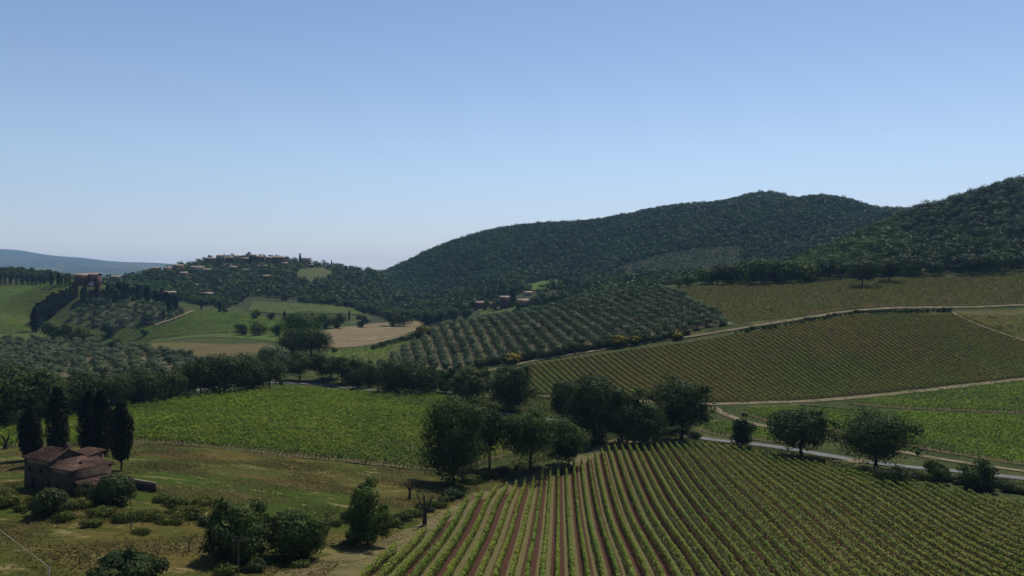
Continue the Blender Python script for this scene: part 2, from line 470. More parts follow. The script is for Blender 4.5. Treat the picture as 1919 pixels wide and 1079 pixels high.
M_stone = groundmat("old stone wall", (0.085, 0.066, 0.05), [((0.055, 0.042, 0.033), 0.8, 0.45, 0.6), ((0.12, 0.097, 0.076), 2.0, 0.55, 0.7)], 0.25, 5.0, bump=0.6)
M_tile = groundmat("terracotta roof tiles", (0.17, 0.105, 0.08), [((0.11, 0.066, 0.052), 1.4, 0.42, 0.58), ((0.27, 0.2, 0.14), 0.9, 0.56, 0.7), ((0.14, 0.1, 0.08), 2.5, 0.6, 0.7)], 0.35, 5.0, bump=0.8)
M_dark = groundmat("dark opening", (0.012, 0.011, 0.01), [], 0.1, 3.0, bump=0)
M_plaster = groundmat("ochre plaster", (0.12, 0.092, 0.07), [((0.09, 0.07, 0.053), 0.15, 0.45, 0.65)], 0.12, 1.0)
M_redplaster = groundmat("red plaster", (0.11, 0.064, 0.05), [((0.085, 0.052, 0.042), 0.15, 0.45, 0.65)], 0.12, 1.0)
M_pale = groundmat("pale stone wall", (0.2, 0.178, 0.145), [((0.15, 0.132, 0.108), 0.15, 0.45, 0.65)], 0.12, 1.0)
M_fartile = groundmat("village roof tiles", (0.24, 0.175, 0.14), [((0.33, 0.265, 0.215), 0.12, 0.45, 0.65)], 0.15, 1.0)
M_pole = groundmat("weathered pole wood", (0.1, 0.085, 0.065), [], 0.2, 3.0)
M_palepole = groundmat("pale pole", (0.42, 0.38, 0.3), [], 0.15, 3.0)
M_wire = groundmat("pale sheathed cable", (0.3, 0.27, 0.2), [], 0.05, 3.0, bump=0)
M_darkwire = groundmat("dark cable", (0.08, 0.08, 0.08), [], 0.05, 3.0, bump=0)
M_metal = groundmat("grey metal", (0.3, 0.3, 0.3), [], 0.1, 3.0, rough=0.5)
M_white = groundmat("white farm plaster", (0.62, 0.58, 0.5), [], 0.1, 1.0)

# ------------------------------------------------------------------ ground sheet
tA = np.tan(np.radians(np.concatenate([np.linspace(-72, -40, 22)[:-1], np.linspace(-40, 40, 300), np.linspace(40, 72, 22)[1:]])))
yA = np.concatenate([np.linspace(14, 60, 14)[:-1], np.exp(np.linspace(math.log(60), math.log(3000), 330))[:-1], np.exp(np.linspace(math.log(3000), math.log(22000), 60))])
TT, YY = np.meshgrid(tA, yA)
XX = TT * YY
ZZ = hgt(XX, YY) - 0.05 - YY * 0.00012 - np.maximum(YY - 700, 0) * 0.0006
nr, nc = XX.shape
idx = np.arange(nr * nc).reshape(nr, nc)
Q = np.stack([idx[:-1, :-1], idx[:-1, 1:], idx[1:, 1:], idx[1:, :-1]], -1).reshape(-1, 4)
ymid = (YY[:-1, :-1]).ravel(); tmid = TT[:-1, :-1].ravel()
pxm = 960 + tmid * F
mi = np.zeros(len(Q), int)
mi[(ymid > 640) & (pxm > 690)] = 1
mi[(ymid > 1000) & (pxm > 120)] = 1
mi[(ymid > 3000)] = 2
gm = mesh_np("ground", np.stack([XX, YY, ZZ], -1).reshape(-1, 3), Q, matidx=mi, smooth=True)
tag(link("ground", gm, [M_ground, M_wood, M_ridge]), kind="structure")


# ------------------------------------------------------------------ fields, roads and tracks as sheets draped on the ground
def densify(W, step, jit=0.0, close=True):
    out = []
    m = len(W)
    for i in range(m if close else m - 1):
        a = W[i]; b = W[(i + 1) % m]
        L = np.linalg.norm(b - a); k = max(1, int(L / step))
        for j in range(k):
            p = a + (b - a) * j / k
            out.append(p + rng.normal(0, jit, 2))
    if not close: out.append(W[-1])
    return np.array(out)


def inside(Pq, W):
    x, y = Pq[:, 0], Pq[:, 1]
    r = np.zeros(len(Pq), bool)
    j = len(W) - 1
    for i in range(len(W)):
        c = ((W[i, 1] > y) != (W[j, 1] > y)) & (x < (W[j, 0] - W[i, 0]) * (y - W[i, 1]) / (W[j, 1] - W[i, 1] + 1e-12) + W[i, 0])
        r ^= c
        j = i
    return r


POLY = {}


def sheet(key, name, poly, mat, off, step=6.0, jit=0.35, ymin=70.0, world=False, ang=None, origin=None):
    W = np.array(poly, float) if world else hit(poly, ymin)
    POLY[key] = W
    B = densify(W, step, jit)
    lo, hi = B.min(0), B.max(0)
    g = np.stack(np.meshgrid(np.arange(lo[0], hi[0], step), np.arange(lo[1], hi[1], step)), -1).reshape(-1, 2)
    g = g + rng.uniform(-0.2, 0.2, g.shape) * step
    g = g[inside(g, B)]
    allp = np.concatenate([B, g])
    nb = len(B)
    v, e, f, *_ = delaunay_2d_cdt([Vector(p) for p in allp], [], [list(range(nb))], 1, 1e-4)
    v = np.array([tuple(p) for p in v])
    z = hgt(v[:, 0], v[:, 1]) + off
    Fq = np.array([q for q in f if len(q) == 3])
    # consistent upward winding
    a, b, c = v[Fq[:, 0]], v[Fq[:, 1]], v[Fq[:, 2]]
    cr = (b[:, 0] - a[:, 0]) * (c[:, 1] - a[:, 1]) - (b[:, 1] - a[:, 1]) * (c[:, 0] - a[:, 0])
    Fq[cr < 0] = Fq[cr < 0][:, ::-1]
    V = np.column_stack([v, z])
    loc = None
    if ang is not None:
        ca, sa = math.cos(-ang), math.sin(-ang)
        X0 = V[:, 0] - origin[0]; Y0 = V[:, 1] - origin[1]
        V = np.column_stack([X0 * ca - Y0 * sa, X0 * sa + Y0 * ca, V[:, 2]])
    o = link(name, mesh_np(name, V, Fq, smooth=True), [mat])
    if ang is not None:
        o.location = (origin[0], origin[1], 0); o.rotation_euler = (0, 0, ang)
    return tag(o, kind="structure")


def strip(name, line, width, mat, off, step=4.0, ymin=70.0, jit=0.25, world=False):
    W = np.array(line, float) if world else hit(line, ymin)
    # Chaikin smoothing
    for _ in range(2):
        q = [W[0]]
        for i in range(len(W) - 1):
            q += [W[i] * 0.75 + W[i + 1] * 0.25, W[i] * 0.25 + W[i + 1] * 0.75]
        q.append(W[-1]); W = np.array(q)
    W = densify(W, step, 0, close=False)
    t = np.gradient(W, axis=0); t = unit(t)
    nrm = np.stack([-t[:, 1], t[:, 0]], 1)
    cols = []
    KS = np.linspace(-0.5, 0.5, 8)
    for k in KS:
        j = rng.normal(0, jit, (len(W), 1)) if abs(k) == 0.5 else 0
        P2 = W + nrm * (k * width + j)
        cols.append(np.column_stack([P2, hgt(P2[:, 0], P2[:, 1]) + off]))
    V = np.stack(cols, 1)
    m_ = len(W)
    ii = np.arange(m_ * 8).reshape(m_, 8)
    Qs = np.stack([ii[:-1, :-1], ii[1:, :-1], ii[1:, 1:], ii[:-1, 1:]], -1).reshape(-1, 4)[:, ::-1]
    me = mesh_np(name, V.reshape(-1, 3), Qs, smooth=True)
    a_ = me.attributes.new("across", 'FLOAT', 'POINT'); a_.data.foreach_set("value", np.tile(KS, m_).astype(np.float32))
    return tag(link(name, me, [mat]), kind="structure"), W


ANG_A = -math.radians(3.4)
sheet("meadow", "meadow", [(-250, 1400), (-250, 838), (0, 833), (250, 829), (550, 858), (700, 874), (860, 893), (960, 880), (915, 925), (850, 968), (760, 1010), (640, 1055), (400, 1400)], M_meadow, 0.02, 5, 0.5, ymin=40)
polyA = [(560, 1250), (690, 1062), (850, 962), (943, 917), (1050, 880), (1095, 868), (1150, 838), (1190, 829), (1330, 838), (1460, 860), (1600, 886), (1700, 909), (1919, 951), (2150, 985), (2150, 1250)]
sheet("A", "vineyard_soil", polyA, M_vineA, 0.06, 5, 0.3, ymin=60, ang=ANG_A, origin=(4.6, 119.0))
sheet("B", "vineyard_soil", [(-120, 840), (250, 829), (400, 840), (550, 857), (800, 882), (900, 872), (960, 850), (930, 790), (850, 751), (700, 739), (560, 732), (400, 743), (240, 765), (-120, 790)], M_vineB, 0.06, 6)
sheet("C", "vineyard_soil", [(985, 737), (1100, 741), (1240, 752), (1400, 756), (1500, 749), (1700, 729), (1919, 706), (2450, 690), (2450, 560), (1919, 590), (1740, 588), (1600, 590), (1400, 624), (1270, 646), (1100, 668), (985, 683)], M_vineC, 0.08, 7)
sheet("D", "vineyard_soil", [(1385, 772), (1500, 765), (1640, 775), (1919, 784), (2450, 790), (2450, 890), (1919, 872), (1700, 836), (1560, 808), (1440, 790)], M_vineB, 0.08, 6)
sheet("D2", "vineyard_soil", [(1590, 757), (1700, 741), (1919, 716), (2450, 700), (2450, 778), (1919, 776), (1700, 766)], M_vineB, 0.08, 6)
sheet("D3", "vineyard_soil", [(1310, 805), (1330, 790), (1420, 806), (1520, 835), (1440, 828), (1340, 815)], M_vineB, 0.08, 6)
sheet("dry", "dry_field", [(1790, 584), (1919, 578), (2450, 570), (2450, 660), (1919, 636)], M_dry, 0.09, 7)
sheet("E", "upper_field", [(1262, 541), (1400, 536), (1560, 528), (1700, 522), (1919, 513), (2450, 500), (2450, 560), (1919, 568), (1780, 573), (1600, 578), (1480, 594), (1385, 606)], M_upper, 0.08, 8)
sheet("grove", "grove_earth", [(700, 700), (800, 692), (960, 668), (1140, 645), (1270, 622), (1372, 606), (1320, 575), (1240, 540), (1150, 547), (1000, 582), (900, 602), (830, 616), (770, 645)], M_grove, 0.12, 8)
sheet("lgrove", "grove_earth", [(-150, 730), (150, 730), (330, 705), (400, 680), (240, 652), (130, 640), (-150, 640)], M_grove, 0.1, 8)
sheet("dryl", "dry_field", [(245, 650), (265, 643), (420, 645), (500, 643), (520, 650), (470, 667), (400, 672), (335, 668)], M_dry, 0.06, 8)
sheet("greenl", "green_field", [(-150, 622), (0, 624), (70, 622), (75, 585), (135, 548), (140, 532), (60, 535), (0, 536), (-150, 536)], M_green1, 0.06, 12)
sheet("strip1", "green_field", [(-150, 638), (-150, 627), (60, 627), (120, 634), (130, 640)], M_green2, 0.1, 9)
sheet("greenm", "green_field", [(140, 606), (320, 606), (375, 582), (450, 588), (530, 598), (545, 612), (540, 627), (330, 628), (190, 628), (140, 625)], M_green1, 0.06, 11)
sheet("strip2", "green_field", [(190, 629), (540, 628), (545, 641), (260, 640), (180, 637)], M_green2, 0.1, 9)
sheet("tan", "harvested_field", [(600, 652), (600, 622), (640, 613), (700, 606), (790, 600), (800, 612), (760, 628), (720, 640), (680, 648)], M_tan, 0.08, 9)
sheet("strip3", "young_field", [(600, 684), (600, 660), (680, 651), (760, 640), (775, 645), (735, 670), (690, 690)], M_striprow, 0.07, 7)
sheet("far_green", "green_field", [(465, 582), (475, 564), (560, 569), (670, 580), (680, 590), (560, 589)], M_striprow, 0.6, 14)
sheet("hill_green", "green_field", [(968, 545), (1000, 531), (1040, 525), (1095, 525), (1060, 536), (1010, 545)], M_green2, 0.7, 14, ymin=800)
sheet("village_green", "green_field", [(553, 528), (556, 506), (600, 502), (625, 510), (615, 524), (590, 530)], M_striprow, 0.7, 14, ymin=1000)
sheet("lgrove2", "grove_earth", [(118, 604), (160, 572), (230, 566), (330, 575), (345, 590), (300, 606)], M_wood2, 0.3, 14)
sheet("terrace", "olive_terrace", [(1150, 505), (1210, 488), (1300, 470), (1390, 466), (1400, 500), (1340, 516), (1240, 520)], M_grove, 0.3, 16, ymin=800)
sheet("clear", "harvested_field", [(1155, 502), (1218, 486), (1225, 492), (1180, 506)], M_tan, 0.9, 12, ymin=800)
sheet("apron", "harvested_field", [(895, 580), (960, 574), (1000, 575), (960, 584), (900, 592)], M_green1, 0.6, 10, ymin=800)

road, road_w = strip("road", [(330, 738), (430, 721), (520, 717), (580, 718.5), (640, 722.5), (760, 742), (900, 768), (1050, 788), (1250, 809), (1330, 823), (1450, 837), (1580, 858), (1700, 875), (1919, 897), (2150, 918)], 5.6, M_asphalt, 0.12, jit=0.05)
trackA, track_w = strip("dirt_track", [(430, 1150), (520, 1085), (640, 1050), (760, 1004), (860, 958), (925, 921), (1040, 876), (1100, 858), (1165, 826), (1180, 822)], 4.2, M_straw, 0.1, ymin=60, jit=0.4)
sheet("head", "headland", [(380, 1400), (470, 1140), (560, 1082), (660, 1040), (760, 1000), (880, 945), (950, 905), (1040, 870), (1100, 848), (1160, 818), (1200, 827), (1150, 842), (1095, 872), (1050, 884), (943, 921), (850, 966), (690, 1068), (560, 1260)], M_straw, 0.04, 4, 0.4, ymin=50)
strip("dirt_track", [(1338, 762), (1350, 774), (1440, 801), (1560, 822), (1700, 848), (1800, 866), (1919, 884), (2150, 905)], 3.4, M_dirt, 0.14)
strip("dirt_track", [(1005, 742), (1100, 745), (1240, 755), (1340, 760), (1500, 753), (1700, 734), (1919, 709), (2150, 690)], 3.4, M_dirt, 0.1)
strip("dirt_track", [(860, 697), (960, 683), (1100, 661), (1270, 634), (1400, 615), (1500, 598), (1600, 581), (1780, 577), (1919, 570), (2150, 560)], 3.5, M_dirt, 0.3)
strip("grass_verge", [(900, 697), (985, 685), (1100, 668), (1270, 643), (1400, 622), (1500, 605), (1600, 588), (1700, 584)], 4.5, M_ditch, 0.22)
strip("dirt_track", [(1780, 582), (1820, 605), (1919, 638), (2100, 690)], 2.6, M_dirt, 0.3)
strip("dirt_track", [(1240, 541), (1290, 568), (1330, 590), (1372, 609)], 3.0, M_dirt, 0.3)
strip("drainage_ditch", [(1500, 758), (1560, 763), (1640, 769), (1800, 778), (1919, 781), (2450, 784)], 2.2, M_ditch, 0.26)
strip("dirt_track", [(290, 611), (330, 598), (365, 583)], 4.0, M_dirt, 0.8)
strip("dirt_track", [(1540, 862), (1580, 866), (1625, 862)], 5.0, M_dirt, 0.17)
strip("roadside_verge", [(1330, 832), (1450, 848), (1580, 869), (1700, 889), (1919, 915), (2100, 930)], 5.0, M_straw, 0.1)


# ------------------------------------------------------------------ vine rows
def clip_rows(W, ang, spacing, origin, inset=0.0):
    """row segments (p0, p1) of direction ang (0 = +Y) clipped to the polygon W"""
    dv = np.array([-math.sin(ang), math.cos(ang)]); nv = np.array([math.cos(ang), math.sin(ang)])
    s = (W - origin) @ nv
    t = (W - origin) @ dv
    segs = []
    for k in range(math.ceil(s.min() / spacing), math.floor(s.max() / spacing) + 1):
        x = k * spacing
        cr = []
        for i in range(len(W)):
            j = (i + 1) % len(W)
            if (s[i] > x) != (s[j] > x):
                cr.append(t[i] + (t[j] - t[i]) * (x - s[i]) / (s[j] - s[i]))
        cr.sort()
        for a, b in zip(cr[::2], cr[1::2]):
            if b - a > 5:
                segs.append((origin + nv * x + dv * (a + inset), origin + nv * x + dv * (b - inset), k))
    return segs


def row_leaves(p0, p1, per_m, height, halfw, size, low=0.3, plant=1.1, clump=0.34, hedge=False):
    L = np.linalg.norm(p1 - p0)
    m = max(8, int(L * per_m))
    npl = max(2, int(L / plant))
    pc = (np.arange(npl) + 0.5) * L / npl + rng.normal(0, 0.12, npl)
    vigp = np.clip(rng.normal(1.0, 0.2 if clump < 0.5 else 0.13, npl), 0.35, 1.35)
    wh = rng.choice(npl, m, p=vigp / vigp.sum())
    vig = np.clip(vigp[wh], 0.5, 1.25)
    s = np.clip(pc[wh] + rng.normal(0, clump, m), 0, L)
    dv = (p1 - p0) / L; nv = np.array([dv[1], -dv[0]])
    h = low + (height - low) * rng.beta(1.7, 1.1, m) * vig
    prof = 0.55 + 0.45 * np.sin(np.clip((h - low) / (height - low), 0, 1) * math.pi * 0.85 + 0.25)
    c = np.clip(rng.normal(0, 0.55, m), -1.1, 1.1) * halfw * prof * vig
    if hedge:                                   # trimmed rows: leaves over two sides and a rounded top
        fi = rng.uniform(-0.25, 1.25, m) * math.pi
        cf, sf = np.cos(fi), np.sin(fi)
        c = np.sign(cf) * np.abs(cf) ** 0.7 * halfw * rng.uniform(0.75, 1.12, m) * vig
        h = low + (height - low) * (0.42 + 0.58 * sf * vig) * rng.uniform(0.9, 1.06, m)
        h = np.maximum(h, low * 0.8)
    P2 = p0 + dv * s[:, None] + nv * c[:, None]
    ks = np.arange(0, L + 3, 3.0)
    zz = np.interp(s, ks, hgt(p0[0] + dv[0] * ks, p0[1] + dv[1] * ks))
    C = np.column_stack([P2, zz + h])
    along = (s - pc[wh]) / max(clump, 0.1) * 0.35
    N = np.column_stack([nv[0] * np.sign(c) + dv[0] * along, nv[1] * np.sign(c) + dv[1] * along, 0.25 + 0.9 * (h - low) / (height - low)]) + rng.normal(0, 0.4, (m, 3))
    if hedge:
        N = np.column_stack([nv[0] * cf, nv[1] * cf, sf * 1.1 + 0.1]) + rng.normal(0, 0.3, (m, 3))
    V, Qq = leaf_quads(C, N, size * rng.uniform(0.7, 1.3, m))
    return V, Qq, np.clip(rng.normal(0.5, 0.22, m) + (vig - 1) * 0.4, 0, 1)


def row_object(p0, p1, mat, label, group, per_m, height, halfw, size, stems, **kw):
    V, Qq, ti = row_leaves(p0, p1, per_m, height, halfw, size, **kw)
    mi = np.zeros(len(Qq), int)
    if stems:
        L = np.linalg.norm(p1 - p0); dv = (p1 - p0) / L
        ks = np.arange(0.2, L, stems)
        zz = hgt(p0[0] + dv[0] * ks, p0[1] + dv[1] * ks)
        base = np.column_stack([p0[0] + dv[0] * ks, p0[1] + dv[1] * ks, zz])
        r = 0.05
        offs = np.array([(-r, -r), (r, -r), (r, r), (-r, r)])
        bv = np.empty((len(ks), 8, 3))
        for i, (ox, oy) in enumerate(offs):
            bv[:, i] = base + [ox, oy, -0.1]; bv[:, i + 4] = base + [ox, oy, 0.95]
        o0 = len(V)
        st = np.arange(len(ks))[:, None, None] * 8 + o0
        fq = np.array([[0, 1, 5, 4], [1, 2, 6, 5], [2, 3, 7, 6], [3, 0, 4, 7]])[None] + st
        V = np.concatenate([V, bv.reshape(-1, 3)]); Qq = np.concatenate([Qq, fq.reshape(-1, 4)])
        mi = np.concatenate([mi, np.ones(len(ks) * 4, int)]); ti = np.concatenate([ti, np.zeros(len(ks) * 4)])
    wz = np.arange(0, L_, 8.0) if (L_ := np.linalg.norm(p1 - p0)) > 8 else np.array([0.0])
    wz = np.append(wz, L_)
    dw = (p1 - p0) / L_
    wp = np.column_stack([p0[0] + dw[0] * wz, p0[1] + dw[1] * wz, hgt(p0[0] + dw[0] * wz, p0[1] + dw[1] * wz) + 1.1])
    o1 = len(V); kk = len(wp)                                     # the trellis wire
    up = np.array([0, 0, 0.012]); sd = np.array([-dw[1], dw[0], 0]) * 0.01
    V = np.concatenate([V, wp + up, wp - up + sd, wp - up - sd])
    ii = np.arange(kk - 1) + o1
    wq = np.concatenate([np.stack([ii + a * kk, ii + 1 + a * kk, ii + 1 + b * kk, ii + b * kk], 1) for a, b in ((0, 1), (1, 2), (2, 0))])
    Qq = np.concatenate([Qq, wq]); mi = np.concatenate([mi, np.ones(len(wq), int)]); ti = np.concatenate([ti, np.zeros(len(wq))])
    o = link("vine_row", mesh_np("vine_row", V, Qq, ti, mi), [mat, M_bark])
    return tag(o, label, "vine row", group)


oA = np.array([4.6, 119.0])
segA = clip_rows(POLY["A"], ANG_A, 2.2, oA, 0.5)
for p0, p1, k in segA:
    ro_ = row_object(p0, p1, M_vine, "trellised green vine row running away down the striped foreground vineyard", "vine rows of the striped foreground vineyard", 42, 1.85, 0.27, 0.31, 0, plant=0.9, clump=0.5, hedge=True)
    for pe in (p0, p1):                            # the row's end posts
        ze_ = float(hgt(np.array([pe[0]]), np.array([pe[1]]))[0])
        MB().tube((pe[0], pe[1], ze_ - 0.3), (pe[0] + rng.normal(0, 0.05), pe[1] + rng.normal(0, 0.08), ze_ + 2.0), 0.07, 0.06, 5).build("post", [M_palepole], ro_)
segB = clip_rows(POLY["B"], math.radians(90) + math.radians(-1), 2.5, np.array([0.0, 200.0]), 0.3)
for p0, p1, k in segB:
    row_object(p0, p1, M_vine_b, "leafy vine row of the dense vineyard behind the farmhouse cypresses", "vine rows of the dense vineyard below the road trees", 18, 2.15, 0.5, 0.45, 1.1 if k < 14 else 0)
ANG_C = math.atan2(0.19, 0.98)
segC = clip_rows(POLY["C"], ANG_C, 3.0, np.array([60.0, 400.0]), 0.3)
segC.sort(key=lambda q: q[0][1] + q[1][1])
for p0, p1, k in segC[:150]:
    row_object(p0, p1, M_vine_old, "thin olive-green vine row on the broad slope below the track", "vine rows of the broad dry slope", 12, 1.3, 0.4, 0.42, 0, plant=1.2, clump=0.6, low=0.15, hedge=True)
print("rows", len(segA), len(segB), len(segC))
# the remaining rows (right-hand lower plots, upper field) as one mass
Vs, Qs, Ts, nn = [], [], [], 0
def more_rows(segs, per_m, height, halfw, size):
    global nn
    for p0, p1, k in segs:
        V, Qq, ti = row_leaves(p0, p1, per_m, height, halfw, size)
        Vs.append(V); Qs.append(Qq + nn); Ts.append(ti); nn += len(V)
more_rows(segC[150:], 7, 1.5, 0.4, 0.5)
for kx in ("D", "D2", "D3"):
    more_rows(clip_rows(POLY[kx], math.radians(78), 2.4, np.array([100.0, 300.0]), 0.3), 13, 1.7, 0.6, 0.5)
for kx, an_, sp_ in (("greenm", 84, 5.0), ("greenl", 70, 6.0), ("far_green", 75, 6.0), ("strip3", 60, 5.0)):
    more_rows(clip_rows(POLY[kx], math.radians(an_), sp_, np.array([-200.0, 700.0]), 1.0), 1.6, 1.3, 0.5, 0.8)
tag(link("vine_rows", mesh_np("vine_rows", np.concatenate(Vs), np.concatenate(Qs), np.concatenate(Ts)), [M_vine_b]), "green vine rows of the far plots, on the right by the road and across the left valley", "vines", kind="stuff")
Vs, Qs, Ts, nn = [], [], [], 0
more_rows(clip_rows(POLY["E"], math.radians(60), 3.0, np.array([200.0, 540.0]), 0.3), 3.2, 1.3, 0.4, 0.6)
tag(link("young_vines", mesh_np("young_vines", np.concatenate(Vs), np.concatenate(Qs), np.concatenate(Ts)), [M_vine_e]), "thin young vines on the pale upper field below the wooded hill", "vines", kind="stuff")


# ------------------------------------------------------------------ trees
def crown(h, w, base, nclump, leaves, size, squash=0.85, seed=0, lean=0.0, crad=(0.17, 0.28), core=0.16, outf=None, nz=0.3):
    """leaf clumps through the crown's volume; returns leaves and clump centres (tree base at the origin)"""
    r = np.random.default_rng(seed)
    ch = h - base
    cz = base + ch * 0.47
    v = unit(r.normal(size=(nclump, 3)))
    q = r.uniform(0.3, 1.0, nclump) ** 0.45
    rad = w * r.uniform(crad[0], crad[1], nclump)
    rz = np.minimum(rad * squash, ch * 0.3)
    flat = np.where(v[:, 2] < 0, 1.08, 1.0)                       # the underside is fuller than a ball's
    irr = r.uniform(0.78, 1.0, nclump)
    outl = r.uniform(size=nclump) < (outf if outf is not None else (0.28 if nclump >= 20 else 0.1))
    rad = np.where(outl, rad * 0.55, rad); rz = np.where(outl, rz * 0.55, rz); irr = np.where(outl, 1.1, irr); q = np.where(outl, 1.0, q)
    cen = np.column_stack([v[:, 0] * q * (w / 2 - rad * 0.75) * flat * irr, v[:, 1] * q * (w / 2 - rad * 0.75) * flat * irr, cz + v[:, 2] * q * (ch / 2 - rz * 0.75) * irr])
    pk = rad ** 2 / (rad ** 2).sum()
    which = r.choice(nclump, leaves, p=pk)
    nrm = unit(r.normal(size=(leaves, 3)) + [0, 0, 0.2])
    rr = np.where(r.uniform(size=leaves) < core, r.uniform(0.2, 0.7, leaves), r.uniform(0.86, 1.04, leaves))
    C = cen[which] + nrm * rr[:, None] * np.column_stack([rad[which], rad[which], rz[which]])
    lo, hi = np.percentile(C, 1, 0), np.percentile(C, 99, 0)
    # bring the crown to its full height and spread
    k = np.array([w, w, ch]) / np.maximum(hi - lo, 1e-6)
    off = np.array([(lo[0] + hi[0]) / 2, (lo[1] + hi[1]) / 2, lo[2]])
    C = (C - off) * k + [0, 0, base]
    cen = (cen - off) * k + [0, 0, base]
    out = unit((C - [0, 0, cz]) / [w / 2, w / 2, ch / 2])
    N = nrm + out * 0.35 + r.normal(0, nz, (leaves, 3))
    ctint = r.uniform(-0.25, 0.25, nclump)
    tint = np.clip(0.5 + ctint[which] + r.normal(0, 0.2, leaves), 0, 1)
    sz = size * r.uniform(0.65, 1.35, leaves) * np.where(rr < 0.75, 1.9, 1.0)
    V, Qq = leaf_quads(C, N, sz)
    return V, Qq, tint, cen


def trunk_mb(h, base, cen, r0, limbs=6, seed=0):
    r = np.random.default_rng(seed + 99)
    mb = MB()
    top = np.array([r.normal(0, 0.02 * h), r.normal(0, 0.02 * h), base + (h - base) * 0.3])
    mid = np.array([top[0] * 0.4 + r.normal(0, r0 * 0.4), top[1] * 0.4, base * 0.6])
    mb.tube((0, 0, -0.4), (0, 0, 0.25), r0 * 1.5, r0 * 1.08, 8)
    mb.tube((0, 0, 0.25), mid, r0 * 1.08, r0 * 0.85, 8)
    mb.tube(mid, top, r0 * 0.85, r0 * 0.5, 8)
    sel = r.choice(len(cen), min(limbs, len(cen)), replace=False)
    for i in sel:
        st = mid + (top - mid) * r.uniform(0.2, 1.0)
        kn = st + (cen[i] - st) * 0.5 + [0, 0, 0.06 * h]
        mb.tube(st, kn, r0 * 0.4, r0 * 0.26, 6)
        mb.tube(kn, cen[i], r0 * 0.26, r0 * 0.1, 5)
    return mb


def tree_meshes(key, h, w, base, nclump, leaves, size, leafmat, r0, seed, **kw):
    V, Qq, ti, cen = crown(h, w, base, nclump, leaves, size, seed=seed, **kw)
    cm = mesh_np("crown", V, Qq, ti); cm.materials.append(leafmat)
    tm = trunk_mb(h, base, cen, r0, seed=seed).mesh("trunk"); tm.materials.append(M_bark)
    return cm, tm


def put_tree(name, meshes, loc, label, cat="tree", group=None, sc=1.0, rz=None):
    e = thing(name, loc, label, cat, group, random.uniform(0, 6.28) if rz is None else rz, sc)
    link("trunk", meshes[1], (), e)
    link("crown", meshes[0], (), e)
    return e


